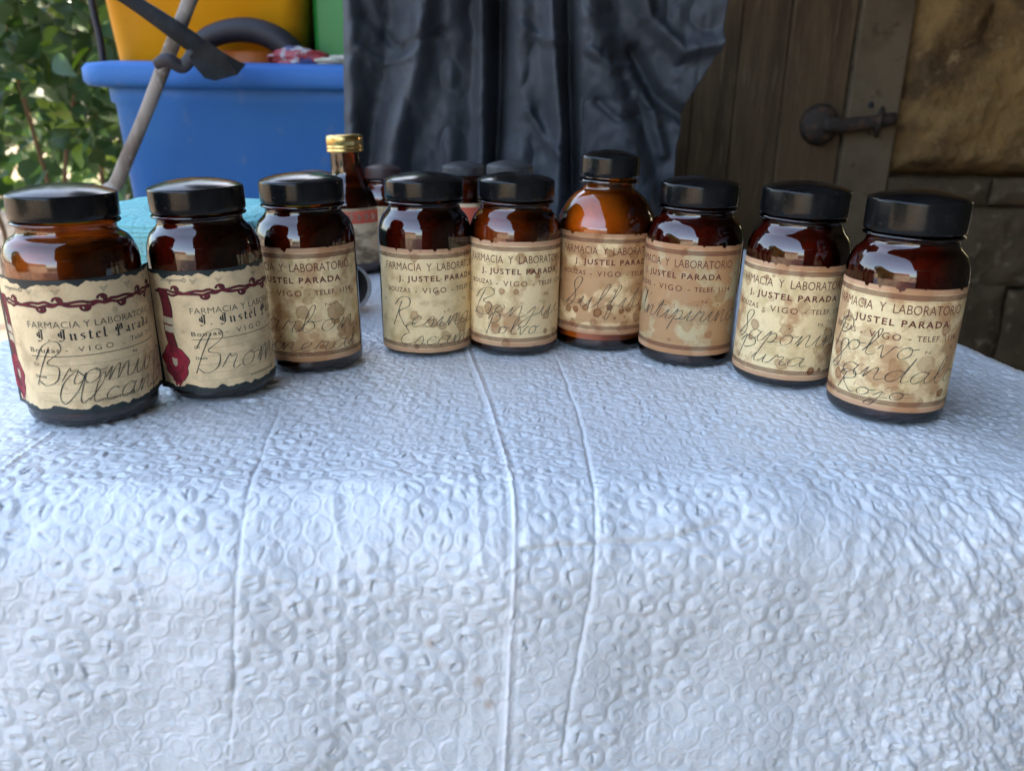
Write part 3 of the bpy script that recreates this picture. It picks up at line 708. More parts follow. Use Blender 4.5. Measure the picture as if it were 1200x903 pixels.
label_plain(jars[2], 29.6, 7, 74.8, -19, [('Carbon', -34, .27, 7.4, 72), ('Mineral', -34, .10, 5.6, 74)], .49, [(5, .45, 4.5, .55), (24, .42, 6, .6), (8, .55, 3, .4), (28, .25, 4, .5), (2, .33, 3.5, .5), (14, .13, 2, .7), (10, .62, 3.5, .4), (-2, .9, 4, .3), (34, .9, 3.0, .4), (34, .12, 3, .5)], 11)
label_plain(jars[3], 30.1, 2.0, 68.7, 15, [('Resina', -32, .26, 7.0, 58), ('Escamonea', -27, .08, 5.6, 86)], .34, [(-16, .36, 3.2, .5), (-4, .30, 3.6, .55), (2, .26, 3.0, .5), (12, .33, 3.4, .4), (18, .24, 5.0, .55), (4, .17, 3.5, .4), (-15, .93, 3, .45), (24, .93, 4, .45)], 12)
label_plain(jars[4], 29.9, 5.8, 73.8, 6.6, [('Benjui', -32, .30, 6.6, 66), ('Polvo', -22, .13, 5.0, 35)], .36, [(0, .84, 3.6, .55), (-11, .54, 2.1, .6), (-2, .54, 2.1, .6), (-20, .36, 3.8, .6), (-14, .37, 3.6, .55), (-28, .31, 4, .5), (-15, .17, 3.4, .55), (20, .3, 3, .5), (27, .8, 4.5, .45), (-8, .04, 3, .5), (30, .1, 3, .5)], 13)
label_plain(jars[5], 33.0, 11.3, 77.5, 11, [('Sulfitol', -33, .27, 7.4, 70)], .60, [(-24, .24, 2.2, .9), (-8, .22, 3.2, .95), (-1, .28, 2.2, .85), (7, .24, 2.0, .85), (13, .25, 2.2, .8), (-17, .27, 2.2, .8), (-21, .33, 2, .7), (-26, .1, 2.6, .6), (-11, .12, 2.8, .55), (20, .16, 3, .6), (8, .06, 4, .5), (-3, .82, 3, .65), (-20, .78, 2.4, .6), (14, .8, 3.5, .55), (-30, .22, 2.6, .8), (26, .36, 2.2, .6), (2, .45, 1.5, .5), (23, .25, 1.7, .7), (-10, .95, 4, .4), (16, .9, 2, .5), (30, .5, 3, .4), (-5, .18, 1, .8), (3, .17, 1.1, .8), (10, .18, .8, .8)], 14, (.86, .63, .34))
label_plain(jars[6], 30.4, 7.6, 76.3, -19, [('Antipirina', -34, .32, 6.8, 78)], .60, [(0, .75, 3, .35), (18, .42, 8, .3), (10, .30, 5, .4), (24, .2, 3, .5), (0, .13, 1.6, .5), (4, .93, 3, .6), (30, .55, 4, .4), (-6, .40, 6, .3)], 15, (.565, .44, .25))
label_plain(jars[7], 29.2, 4.7, 72.0, -1, [('Saponina', -32, .31, 6.6, 74), ('Pura', -30, .13, 5.4, 44)], .40, [(0, .45, 3.4, .5), (2, .46, .7, 1), (-18, .44, 3.2, .6), (18, .09, 2.2, .95), (24, .1, 1.6, .7), (0, .14, 3.5, .5), (26, .4, 4, .45), (-10, .7, 2, .3), (-30, .8, 4, .3), (8, .66, 4, .35)], 16)
label_plain(jars[8], 29.8, 6.7, 71.6, -4, [('Polvo', -33, .44, 6.4, 46), ('Sandalo', -34, .25, 6.2, 76), ('Rojo', -25, .10, 4.2, 38)], .52, [(-26, .70, 3.6, .5), (-30, .42, 4, .6), (-26, .2, 3, .7), (-22, .24, 2, .6), (6, .36, 5, .4), (20, .4, 5, .35), (8, .16, 3.5, .4), (28, .68, 3.2, .6), (33, .15, 3, .8), (16, .8, 4, .3), (-10, .55, 6, .3), (4, .3, 3, .4), (20, .1, 2.4, .5), (-4, .08, 1.5, .4)], 17)
wrap_sheet()

# ------------------------------------------------------------------ second row, behind
M['amber2'] = glass_mat('brown glass', (.62, .24, .08))
M['paper_tan'] = mat('tan paper', (.78, .56, .34), .8, .2, noise=[(60, (.30, .19, .11), .48, .62)])
M['paper_red'] = mat('red printed band', (.70, .12, .07), .8, .2, noise=(80, (.48, .17, .11), .5, .65))
M['cap_grey'] = mat('dusty grey black lid', (.035, .036, .038), .5, .4, noise=(90, (.07, .07, .068), .5, .7))
M['cap_brown'] = mat('dark brown lid', (.05, .03, .03), .45, .4)
def band(name, R, z0, z1, a0, a1, lift, m, parent):
    SS, ZZ, P = paper_grid(R, R*DEG(a0), R*DEG(a1), z0, z1, lift, 60, 8); return new_obj(name, grid_mesh(name, P), m, parent)
# gold capped flask
bx, by, _ = on(411, 320); fb = empty('gold_capped_bottle', (bx, by+.022, .001)); fb.rotation_euler = (0, 0, math.atan2(-bx, by))
tag(fb, 'brown glass bottle with gold screw cap and red banded tan label behind the jars', 'bottle')
k = 1.0
pf = [(0, 1), (17, .3), (20.5, 1), (21.6, 3), (21.8, 6), (21.8, 30), (21.8, 58), (21.4, 62), (19.8, 67), (16, 73), (12.2, 78), (10.2, 83), (9.7, 88), (9.7, 104), (9.9, 106)]
new_obj('glass', lathe('glass', [(r*.001*k, z*.001*k) for r, z in dense(pf, 3)], 56), M['amber2'], fb)
new_obj('liquid', lathe('liquid', [(max(0, r-1.2)*.001, z*.001+.001) for r, z in dense(pf[:10], 3)]+[(0, .072)], 40), M['powder_dark'], fb)
kz = at(403, 159, by+.02)[2]/.1172; fb.scale = (kz*1.42, kz*1.42, kz); fb.rotation_euler.y = DEG(-2.0)
lb = band('label', 21.8, 9, 57, -95, 85, .3, M['paper_tan'], fb); band('red_band', 21.8, 44, 55, -95, 85, .42, M['paper_red'], lb)
ik = Ink()
for k_ in range(7): ik.ribbon([(-14+k_*4.6, 46.8), (-13.2+k_*4.6, 49.4+(k_ % 2)), (-14.2+k_*4.6, 52.0)], 1.5); ik.ribbon([(-13.6+k_*4.6, 49.6), (-11.6+k_*4.6, 49.2)], .9); ik.build('lettering', 21.8, .55, mat('pale red lettering', (.62, .36, .25), .8, .2), lb)
gc = new_obj('cap', None if False else lathe('cap', [(r*.001, z*.001) for r, z in [(9.2, 103), (11.2, 103), (11.4, 103.6), (11.2, 105.2), (10.9, 105.6), (11.3, 106.2), (11.3, 108), (10.9, 108.5), (11.3, 109), (11.3, 114), (11.1, 116), (10.4, 117), (0, 117.2)]], 48), M['gold'], fb)
def small_jar(px, pyb, cx0, cx1, ytop, ycap, label, glass, capm, dist, redlab=False, h=None):
    """jar standing behind: cap between cx0..cx1 px, at distance dist"""
    c0 = at(cx0, ytop, dist); c1 = at(cx1, ytop, dist); X = (c0[0]+c1[0])/2; Rc = (c1[0]-c0[0])/2*1000
    zt = at((cx0+cx1)/2, ytop+1, dist)[2]*1000; zc = at((cx0+cx1)/2, ycap, dist)[2]*1000
    b = empty('small_jar', (X, dist, .001)); b.rotation_euler = (0, 0, math.atan2(-X, dist))
    R = Rc*1.2; Rn = Rc-2
    sub = [(max(r, 0), max(z, 0)) for r, z in dense(jar_profile(R, Rn, zc), 3)]
    new_obj('glass', lathe('glass', [(r*.001, z*.001) for r, z in sub], 56), glass, b)
    new_obj('powder', lathe('powder', [(0, .002)]+[(max(0, r-1.2)*.001, z*.001) for r, z in sub if 3 < z < zc-4]+[(0, (zc-4)*.001)], 40), M['powder_redbrown'], b)
    lb = band('label', R, zc*.08, zc*.72, -80, 75, .3, M['paper_tan'], b)
    if redlab: band('red_band', R, zc*.45, zc*.68, -80, 75, .42, M['paper_red'], lb)
    c = new_obj('cap', cap_mesh(Rc, zt-zc), capm, b); c.location = (0, 0, zc*.001)
    tag(b, label, 'jar'); return b
small_jar(0, 0, 427, 470, 192, 210, 'small brown jar with dark brown lid between the gold capped bottle and the front row', M['amber2'], M['cap_brown'], .80)
small_jar(0, 0, 518, 569, 189, 206, 'blurred jar with dusty grey lid and red marked label behind the middle jars', M['amber2'], M['cap_grey'], .82, True)
small_jar(0, 0, 570, 625, 188, 206, 'blurred jar whose flat grey black lid shows just behind the Benjui jar', M['amber2'], M['cap_grey'], .76)
small_jar(0, 0, 345, 392, 199, 214, 'low brown lidded jar barely showing left of the gold capped bottle', M['amber2'], M['cap_brown'], .86)
# tipped metal cup
M['pewter'] = mat('dull grey metal', (.50, .47, .43), .5, .5, metal=.1, noise=(50, (.36, .33, .30), .45, .65))
M['cup_dark'] = mat('dark cup inside', (.06, .05, .045), .7, .3)  # inner surface given a flat dark colour
cu = empty('metal_cup', (-.128, .615, .0205)); cu.rotation_euler = (DEG(90), 0, DEG(28)); tag(cu, 'small dull grey metal cup lying on its side between the jars', 'cup')
new_obj('cup_wall', lathe('cup_wall', [(r*.001, z*.001) for r, z in [(0, -45), (11, -45), (13, -44), (17.4, 0), (18.6, 1.0), (18.4, 2.2), (17.2, 2.0), (16.4, 0), (12, -42)]], 56), M['pewter'], cu)
new_obj('cup_inside', lathe('cup_inside', [(r*.001, z*.001) for r, z in [(0, -41), (11.7, -41), (16.1, -1)]], 48), M['cup_dark'], cu)

# ------------------------------------------------------------------ teal towel
M['towel'] = mat('teal microfibre', (.22, .60, .62), .95, .1, noise=(30, (.34, .70, .70), .4, .65), bump=[(260, .9, .004), (40, .4, .006)])
def bundle(name, x0, x1, y0, y1, z0, z1, seed, parent):
    n, m = 90, 80; u = np.linspace(0, 2*PI, n, endpoint=False); v = np.linspace(-PI/2, PI/2, m); U_, V_ = np.meshgrid(v, u, indexing='ij')
    sp = lambda a, e: np.sign(a)*np.abs(a)**e
    x = sp(np.cos(U_), .35)*sp(np.cos(V_), .45); y = sp(np.cos(U_), .35)*sp(np.sin(V_), .45); z = sp(np.sin(U_), .55)
    nn = 1+.06*(fbm(V_*2+seed, U_*3, seed)-.5)*2; rib = 1+.012*np.sin(z*34)
    P = np.stack([(x0+x1)/2+(x1-x0)/2*x*nn*rib, (y0+y1)/2+(y1-y0)/2*y*nn*rib, (z0+z1)/2+(z1-z0)/2*z*nn], 2)
    return new_obj(name, grid_mesh(name, P, True), M['towel'], parent)
tw = empty('teal_towel', (-.252, .61, .001)); tag(tw, 'folded teal microfibre towel standing on the table behind the two leftmost jars', 'towel')
bundle('lower_fold', -.065, .075, -.075, .085, .000, .052, 2, tw); bundle('upper_fold', -.078, .085, -.085, .09, .048, .080, 5, tw)
tw.rotation_euler = (0, 0, DEG(-6))

# ------------------------------------------------------------------ blue tub and what is in it
M['blue'] = mat('blue plastic', (.018, .125, .40), .55, .25, noise=[(5, (.03, .145, .40), .4, .7), (26, (.09, .17, .36), .60, .78)], bump=(60, .1, .001))
TY = 1.15
def rrect(hx, hy, r, n=8):
    out = []
    for cx, cy, a0 in ((hx-r, hy-r, 0), (-hx+r, hy-r, 90), (-hx+r, -hy+r, 180), (hx-r, -hy+r, 270)):
        for k in range(n+1):
            a = DEG(a0+90*k/n); out.append((cx+r*math.cos(a), cy+r*math.sin(a)))
    return np.array(out)
tz = at(97, 70, TY)[2]; xl_ = at(112, 100, TY)[0]
tub = empty('blue_tub', (xl_+.33, TY+.20, -.60)); tag(tub, 'large blue plastic tub with flat rim holding odds and ends, behind the table', 'tub')
def tub_ring(levels):
    return np.stack([np.concatenate([rrect(hx, hy, .045), np.full((36, 1), z)], 1) for hx, hy, z in levels], 0)
H0 = tz+.60
new_obj('tub_wall', grid_mesh('tub_wall', tub_ring([(.29, .16, .0), (.295, .165, .01), (.325, .195, H0-.055), (.329, .199, H0-.052), (.331, .2, H0-.02), (.322, .19, H0-.02), (.318, .186, H0-.06), (.285, .155, .02), (.05, .03, .02)]), True), M['blue'], tub)
new_obj('rim', grid_mesh('rim', tub_ring([(.331, .2, H0-.034), (.348, .218, H0-.032), (.352, .222, H0-.026), (.352, .222, H0-.010), (.348, .218, H0-.004), (.326, .196, H0), (.318, .19, H0-.004), (.318, .19, H0-.02)]), True), M['blue'], tub)
M['yellow'] = mat('orange yellow plastic', (.78, .33, .012), .4, .4, noise=(4, (.82, .40, .02), .4, .7))
p0 = at(126, 0, TY+.10); p1 = at(352, 0, TY+.10); pb0 = at(128, 80, TY+.10); pb1 = at(336, 80, TY+.10)
yb = empty('yellow_crate', ((p0[0]+p1[0])/2, TY+.2, tz-.20)); tag(yb, 'orange yellow plastic bucket standing inside the blue tub', 'bucket')
def bucket(hx0, hx1, h, r):
    lv = [(hx0, .10, 0), (hx0+.002, .102, .004), (hx1, .12, h), (hx1+.006, .126, h+.001), (hx1+.006, .126, h+.012), (hx1-.004, .116, h+.012), (hx0-.004, .096, .01), (.02, .02, .01)]
    return np.stack([np.concatenate([rrect(a, b_, r), np.full((36, 1), z)], 1) for a, b_, z in lv], 0)
hw_ = (p1[0]-p0[0])/2
new_obj('bucket_wall', grid_mesh('bucket_wall', bucket(hw_-.022, hw_+.016, .38, .03), True), M['yellow'], yb)
tube('handle', [(-hw_-.02, .0, .37), (-hw_*.6, -.05, .44), (0, -.08, .47), (hw_*.6, -.05, .44), (hw_+.02, 0, .37)], .004, 8, M['pewter'], yb)
# black hose arch, cushion-like, with orange piece below
M['black'] = mat('matt black rubber', (.018, .016, .022), .55, .4, bump=(40, .2, .001))
M['blackp'] = mat('black plastic', (.006, .007, .008), .7, .2, noise=(30, (.018, .02, .022), .5, .7))
Yh = TY+.045
hs = tube('hose', [at(222, 84, Yh), at(236, 52, Yh), at(262, 38, Yh), at(295, 36, Yh), at(325, 47, Yh), at(346, 68, Yh), at(356, 100, Yh)], [.012, .014, .015, .016, .017, .017, .014], 14, M['black'])
tag(hs, 'thick black rubber hose arching over the rim inside the blue tub', 'hose')
oc = new_obj('orange_pot', lathe('orange_pot', [(0, -.10), (.045, -.10), (.052, -.02), (.054, .0), (.050, .003), (.045, 0), (.042, -.08), (0, -.09)], 40), mat('orange brown plastic', (.50, .13, .02), .5, .4))
q = at(290, 62, Yh+.02); oc.location = (q[0], Yh+.06, q[2]); tag(oc, 'orange brown plastic pot half hidden under the black hose', 'pot')
# crumpled red and silver wrapper, pale rag
def blob(name, c, r, seed, m, e=(1, 1, 1), amp=.5):
    n = 40; u = np.linspace(0, 2*PI, n, endpoint=False); v = np.linspace(-PI/2, PI/2, 28); V_, U_ = np.meshgrid(v, u, indexing='ij')
    x = np.cos(V_)*np.cos(U_); y = np.cos(V_)*np.sin(U_); z = np.sin(V_)
    k = 1+amp*(fbm(x*2.2+5, y*2.2+z*3+5, seed, 3)-.5)*2
    P = np.stack([c[0]+r*e[0]*x*k, c[1]+r*e[1]*y*k, c[2]+r*e[2]*z*k], 2)
    return new_obj(name, grid_mesh(name, P, True), m)
o = blob('snack_wrapper', at(352, 70, TY+.03), .026, 4, mat('red and silver foil', (.30, .03, .04), .4, .5, noise=[(18, (.38, .40, .42), .50, .54), (16, (.03, .05, .16), .56, .6)]), (1.5, .8, .6), .35); tag(o, 'crumpled red and silver foil wrapper on the tub rim', 'wrapper')
o = blob('rag', at(394, 76, TY+.03), .022, 6, mat('pale cloth', (.52, .50, .42), .9, .1, noise=(50, (.40, .38, .32), .45, .6)), (1.6, 1, .55)); tag(o, 'pale cloth rag lying beside the foil wrapper', 'rag')
M['green'] = mat('green plastic', (.012, .22, .035), .4, .4)
q0 = at(368, 60, TY+.12); q1 = at(420, 60, TY+.12)
gb = box('green_crate', q0[0], q1[0]+.08, TY+.12, TY+.30, tz-.1, tz+.32, .008, M['green']); tag(gb, 'green plastic canister standing between the yellow bucket and the tarpaulin', 'canister')
q0 = at(345, 60, TY+.16); gd = box('dark_board', q0[0]-.01, q0[0]+.06, TY+.33, TY+.36, tz-.1, tz+.33, .004, M['black']); tag(gd, 'dark board upright behind the yellow bucket', 'board')
# leaning stick
M['stick'] = mat('weathered wood', (.30, .25, .21), .85, .2, noise=[(14, (.17, .13, .10), .45, .6, (3, 3, .6)), (60, (.40, .36, .31), .55, .7)], bump=(60, .6, .002))
Ys = 1.07
st = tube('stick', [at(237, -40, Ys+.01), at(218, 12, Ys), at(196, 68, Ys), at(168, 140, Ys-.01), at(139, 210, Ys-.02), at(108, 300, Ys-.035), (at(70, 420, Ys)[0], Ys-.06, -.61)], [.0095, .0085, .0088, .0080, .0088, .0085, .010], 12, M['stick']); tag(st, 'weathered grey wooden stick leaning against the front of the blue tub', 'stick')
# black strap with flat end, and twist tie on the stick
Ya = 1.04
sp_ = empty('black_strap', at(240, 70, Ya)); tag(sp_, 'black plastic strap with flat flared end lying over the tub rim', 'strap')
def rel(p, o): return (p[0]-o.location[0], p[1]-o.location[1], p[2]-o.location[2])
tube('band', [rel(at(118, -20, Ya+.02), sp_), rel(at(160, 5, Ya+.01), sp_), rel(at(200, 32, Ya), sp_), rel(at(236, 58, Ya), sp_), rel(at(262, 78, Ya), sp_)], [.007, .009, .011, .012, .014], 12, M['blackp'], sp_, flat=.35)
def plate(name, pix, Y0, th, m, parent, bend=.01):
    V = []; n = len(pix)
    cx = sum(p[0] for p in pix)/n
    for k in (0, 1):
        for (x, y) in pix: V.append(rel(at(x, y, Y0+k*th+bend*((x-cx)/40)**2), parent))
    Fc = [tuple(range(n)), tuple(range(2*n-1, n-1, -1))]+[(i, i+n, (i+1) % n+n, (i+1) % n) for i in range(n)]
    return new_obj(name, mesh(name, V, Fc), m, parent)
plate('flared_end', [(243, 48), (262, 62), (288, 76), (278, 88), (252, 95), (240, 92), (226, 76), (222, 66)], Ya-.012, .006, M['blackp'], sp_)
tube('tie', [rel(at(182, 76, Ya), sp_), rel(at(196, 70, Ya-.005), sp_), rel(at(214, 78, Ya), sp_), rel(at(228, 60, Ya), sp_)], [.006, .008, .008, .008], 10, M['black'], sp_, flat=.5)
bp_ = tube('black_cable', [at(102, -30, 1.2), at(110, 15, 1.2), at(117, 45, 1.2), at(121, 75, 1.2)], .005, 8, M['black']); tag(bp_, 'thin black cable hanging down behind the left corner of the tub', 'cable')

# ------------------------------------------------------------------ tarpaulin
M['tarp'] = mat('slate grey tarpaulin', (.056, .063, .074), .6, .28, noise=[(7, (.034, .038, .045), .4, .65)], bump=[(26, .35, .006), (120, .15, .001)])
def tarp():
    n, m = 300, 200; YT = 1.02
    xs = np.linspace(405, 862, n); ys = np.linspace(-60, 400, m); XX, YY = np.meshgrid(xs, ys, indexing='ij')
    # ragged right-hand edge
    edge = np.interp(YY, [-60, 0, 60, 120, 170, 230, 400], [862, 852, 842, 806, 795, 790, 780])
    XX = 405+(XX-405)*(edge-405)/457
    D = .010*np.sin(XX*.030+YY*.002)+.012*(fbm(XX*.02, YY*.006, 5)-.5)
    for pts, amp, wd in [([(412, -60), (416, 120), (425, 400)], .022, 12), ([(462, -60), (455, 60), (440, 130), (430, 190), (432, 400)], -.018, 14),
                         ([(505, -60), (500, 30), (488, 90), (468, 160), (455, 230), (450, 400)], .028, 17), ([(540, -60), (530, 100), (520, 400)], .012, 18),
                         ([(587, -60), (585, 100), (580, 200), (578, 400)], -.045, 9), ([(566, -60), (565, 200), (560, 400)], .016, 9), ([(612, -60), (612, 200), (610, 400)], .014, 14),
                         ([(640, -60), (648, 70), (655, 150), (650, 260), (650, 400)], .026, 10), ([(668, -60), (668, 100), (672, 240), (672, 400)], -.034, 7),
                         ([(680, -60), (695, 40), (722, 110), (750, 190), (765, 260), (780, 400)], .022, 24), ([(700, -60), (722, 30), (748, 110), (768, 180), (780, 260), (790, 400)], -.018, 26),
                         ([(735, -60), (760, 20), (800, 60), (850, 50)], .020, 10), ([(745, 60), (770, 110), (800, 135), (830, 130)], -.022, 9), ([(740, 90), (765, 130), (778, 180)], .016, 8),
                         ([(430, 20), (470, 60), (520, 40)], -.008, 6), ([(425, 60), (450, 75), (480, 70)], .007, 5), ([(610, 30), (640, 50), (665, 45)], .008, 6), ([(620, 130), (640, 165), (655, 180)], .012, 6), ([(690, 60), (715, 80), (740, 75)], .009, 5), ([(700, 120), (722, 140), (745, 138)], -.009, 5)]:
        d, sg, t = poly_dist(XX, YY, pts); D += amp*np.exp(-(d/wd)**2)
    D += .022*np.abs(fbm(XX*.03, YY*.022, 15, 3)-.5)
    P = np.zeros(XX.shape+(3,)); u = (XX-600)/F; v = (YY-451.5)/F; u, v = cr_*u-sr_*v, sr_*u+cr_*v
    ry = c_-v*s_; rz = -s_-v*c_; k = YT/ry
    P[..., 0] = u*k; P[..., 1] = YT-D; P[..., 2] = CH+rz*k
    o = new_obj('tarpaulin', grid_mesh('tarpaulin', P), M['tarp']); tag(o, 'slate grey tarpaulin hanging in vertical folds behind the jars', 'tarpaulin')
    sm_ = o.modifiers.new('solid', 'SOLIDIFY'); sm_.thickness = .0015; sm_.offset = -1
tarp()

# ------------------------------------------------------------------ door and stone wall on the right
WY = 1.55
M['door'] = mat('old dark wood', (.115, .072, .038), .85, .2, noise=[(5, (.06, .036, .02), .42, .62, (3, 3, .5)), (22, (.17, .115, .068), .56, .72, (4, 4, .4))], bump=[(30, .6, .004, (4, 4, .3))])
M['post'] = mat('weathered plaster post', (.15, .108, .067), .9, .15, noise=[(9, (.10, .07, .042), .45, .65), (40, (.07, .045, .026), .58, .7)], bump=(40, .5, .003))
M['iron'] = mat('rusty iron', (.04, .03, .024), .75, .3, noise=(60, (.10, .05, .03), .5, .65), bump=(150, .6, .001))
M['rock'] = mat('ochre stone', (.24, .14, .055), .95, .1, noise=[(9, (.10, .06, .03), .42, .62), (45, (.26, .17, .08), .56, .72)], bump=[(35, .9, .012), (120, .5, .003)])
M['rock2'] = mat('grey brown stone', (.105, .074, .045), .95, .1, noise=[(7, (.065, .045, .028), .42, .62), (40, (.18, .145, .10), .58, .72)], bump=[(30, .7, .006), (140, .4, .002)])
zt_, zb_ = .75, -.61
dr = empty('wooden_door', (at(880, 100, WY)[0], WY, zb_)); tag(dr, 'old dark plank door with iron latch beyond the right side of the table', 'door')
xsd = [at(p, 110, WY)[0]-dr.location[0] for p in (700, 758, 812, 862, 918, 992)]
for a, b_ in zip(xsd[:-1], xsd[1:]):
    box('plank', a+.0006, b_-.0006, random.uniform(-.004, .004), .03, .01, zt_-zb_, .003, M['door'], dr)
lt = empty('latch', (0, 0, 0)); lt.parent = dr
def drel(x, y, Y): p = at(x, y, Y); return (p[0]-dr.location[0], p[1]-WY, p[2]-zb_)
# latch parts sit as sub-parts of one part
lt_boss = new_obj('boss', lathe('boss', [(0, .022), (.018, .02), (.030, .012), (.036, 0), (.030, -.004)], 24), M['iron'], lt); p = drel(960, 146, WY-.01); lt_boss.location = (p[0], -.012, p[2]); lt_boss.rotation_euler = (DEG(90), 0, 0)
tube('bolt', [(p[0], -.034, p[2]), drel(1000, 146, WY-.034), drel(1049, 139, WY-.034)], [.013, .0125, .011], 10, M['iron'], lt, flat=.8)
tube('keeper', [drel(1027, 158, WY-.02), drel(1029, 150, WY-.052), drel(1032, 136, WY-.052), drel(1034, 128, WY-.02)], .0045, 8, M['iron'], lt)
ps = empty('door_post', (at(1022, 110, WY)[0], WY, zb_)); tag(ps, 'pale weathered post between the plank door and the rough stone', 'door post')
x0 = at(994, 110, WY)[0]-ps.location[0]; x1 = at(1054, 110, WY)[0]-ps.location[0]
box('post_face', x0, x1, -.012, .06, .01, zt_-zb_, .004, M['post'], ps)
nh = new_obj('nail_hole', lathe('nail_hole', [(0, .001), (.005, .001), (.006, 0)], 12), M['black'], ps); p = at(1020, 123, WY-.012); nh.location = (p[0]-ps.location[0], -.0135, p[2]-zb_); nh.rotation_euler = (DEG(90), 0, 0)
wl = empty('stone_wall', (at(1150, 110, WY)[0], WY, zb_)); tag(wl, 'rough ochre and grey stone wall at the right edge', 'wall')
def stone(x0, x1, z0, z1, y0, amp, m, seed, sc=14):
    n = 60; u = np.linspace(0, 1, n); U_, V_ = np.meshgrid(u, u, indexing='ij')
    e = np.minimum(np.minimum(U_*(x1-x0), (1-U_)*(x1-x0)), np.minimum(V_*(z1-z0), (1-V_)*(z1-z0)))
    prof = np.clip(e/.03, 0, 1)**.6
    X_ = x0+(x1-x0)*U_; Z_ = z0+(z1-z0)*V_
    dp = .035 if amp > .031 else .012
    D = y0+dp-(dp+amp*(fbm(X_*sc+seed, Z_*sc+3, seed, 5)-.3))*prof
    P = np.stack([X_+.014*(fbm(Z_*14, X_*14, seed)-.5), D, Z_+.012*(fbm(Z_*9+4, X_*11, seed+1)-.5)], 2)
    return new_obj('stone', grid_mesh('stone', P), m, wl)
wx = lambda px, py=110: at(px, py, WY)[0]-wl.location[0]
wz = lambda py, px=1120: at(px, py, WY)[2]-zb_
stone(wx(1056), wx(1330), wz(205), wz(-20), -.01, .055, M['rock'], 3)
stone(wx(1056), wx(1290), wz(-24), wz(-250), -.01, .05, M['rock'], 8)
stone(wx(1056), wx(1180), wz(240), wz(208), -.022, .02, M['rock2'], 5); stone(wx(1182), wx(1330), wz(240), wz(208), -.026, .02, M['rock2'], 6)
stone(wx(1056), wx(1150), wz(330), wz(243), -.012, .02, M['rock2'], 9); stone(wx(1153), wx(1330), wz(335), wz(243), -.010, .03, M['rock2'], 10)
stone(wx(1056), wx(1230), wz(440), wz(333), -.012, .02, M['rock2'], 12); stone(wx(1233), wx(1400), wz(440), wz(338), -.01, .02, M['rock2'], 13)
stone(wx(1056), wx(1400), .01, wz(444), -.01, .03, M['rock2'], 15)
box('mortar', wx(1056), wx(1420), .045, .20, .0, zt_-zb_, 0, M['rock2'], wl)

# ------------------------------------------------------------------ unseen roof and boards added for shade; house and tree mirrored from behind
M['stem_bark'] = mat('tree bark', (.12, .09, .07), .9, .1, bump=(20, .6, .01))
M['roofw'] = mat('shade boards', (.10, .075, .05), .9, .1, noise=(6, (.06, .045, .03), .4, .6))
rf = empty('shade_roof', (1.1, 2.4, .78)); tag(rf, 'unseen low board roof placed over the door for shade', 'roof')  # unseen; placed low to darken the door and keep sun off the table
for k in range(12):
    xa = -1.35+k*.22; box('board', xa, xa+.2195, -1.5, 2.2, 0, .02, .002, M['roofw'], rf)

M['plaster'] = mat('house plaster', (.30, .27, .22), .9, .1, noise=(2, (.22, .20, .17), .4, .6))
M['tile'] = mat('orange roof tile', (.42, .15, .07), .85, .2, noise=(9, (.28, .11, .06), .4, .6))
M['far_leaf'] = mat('tree leaf', (.05, .10, .025), .6, .3, trans=.15)
hs_ = empty('tiled_house', (-7.5, -7.0, -.61)); tag(hs_, 'low house with an orange tiled roof behind the camera, mirrored in the jars', 'house')
hs_.rotation_euler = (0, 0, -.5)
box('wall', -5, 5, -.2, .2, 0, 2.0, .01, M['plaster'], hs_)
for k in range(33):
    x = -5+k*.3; tl = box('roof_tile', x, x+.27, .35, .75, 1.95, 2.08, .03, M['tile'], hs_)
    for dx, dy, dz in ((0, -.4, .27), (.04, -.8, .54)):
        t_ = new_obj('roof_tile', tl.data, None, hs_); t_.location = (dx, dy, dz)
pw = empty('shade_canopy', (1.6, -1.2, -.61)); tag(pw, 'unseen dark planks added over the table to block light from above, right and back', 'shade_canopy')  # unseen boards added to block sky light above, behind and at right
for k in range(12):
    xa = -1.95+k*.39; box('shade_roof_board', xa, xa+.3895, -1.8, 2.43, 2.05, 2.08, .003, M['roofw'], pw)
for k in range(9):
    xa = -1.75+k*.46; box('shade_wall_board', xa, xa+.4595, -1.83, -1.80, 0, 2.04, .003, M['roofw'], pw)
for k in range(10):
    ya = -1.78+k*.46; box('shade_wall_board', -.20, -.17, ya, ya+.4595, 0, 2.04, .003, M['roofw'], pw)
for k in range(11):
    xa = -2.2+k*.36; box('blocker_board', xa, xa+.3595, 2.44, 2.46, 1.36, 2.10, .003, M['roofw'], pw)  # added boards closing a bright sky gap mirrored in glass and caps
def leaf_cloud(name, blobs, n, size, m, parent, seed, fac=.6):
    """many small leaf faces spread through ellipsoids"""
    g_ = np.random.default_rng(seed); V = []; 
    C = np.array([b[0] for b in blobs]); Rr = np.array([b[1] for b in blobs]); pick = g_.choice(len(blobs), n, p=Rr.prod(1)/Rr.prod(1).sum())
    d = g_.normal(size=(n, 3)); d /= np.linalg.norm(d, axis=1)[:, None]; d *= (g_.random(n)**(1/3*fac))[:, None]
    c = C[pick]+d*Rr[pick]
    a = g_.normal(size=(n, 3)); a /= np.linalg.norm(a, axis=1)[:, None]; b = np.cross(a, g_.normal(size=(n, 3))); b /= np.linalg.norm(b, axis=1)[:, None]
    s1 = size*(.6+.8*g_.random(n))[:, None]; V = np.stack([c-a*s1, c-b*s1*.45, c+a*s1, c+b*s1*.45], 1).reshape(-1, 3)
    o = new_obj(name, mesh(name, V, [(4*i, 4*i+1, 4*i+2, 4*i+3) for i in range(n)]), m, parent); o['kind'] = 'stuff'; return o
t2 = empty('garden_tree', (-6.4, -2.2, -.61)); tag(t2, 'broad tree behind the camera to the left, mirrored in the jars', 'tree')
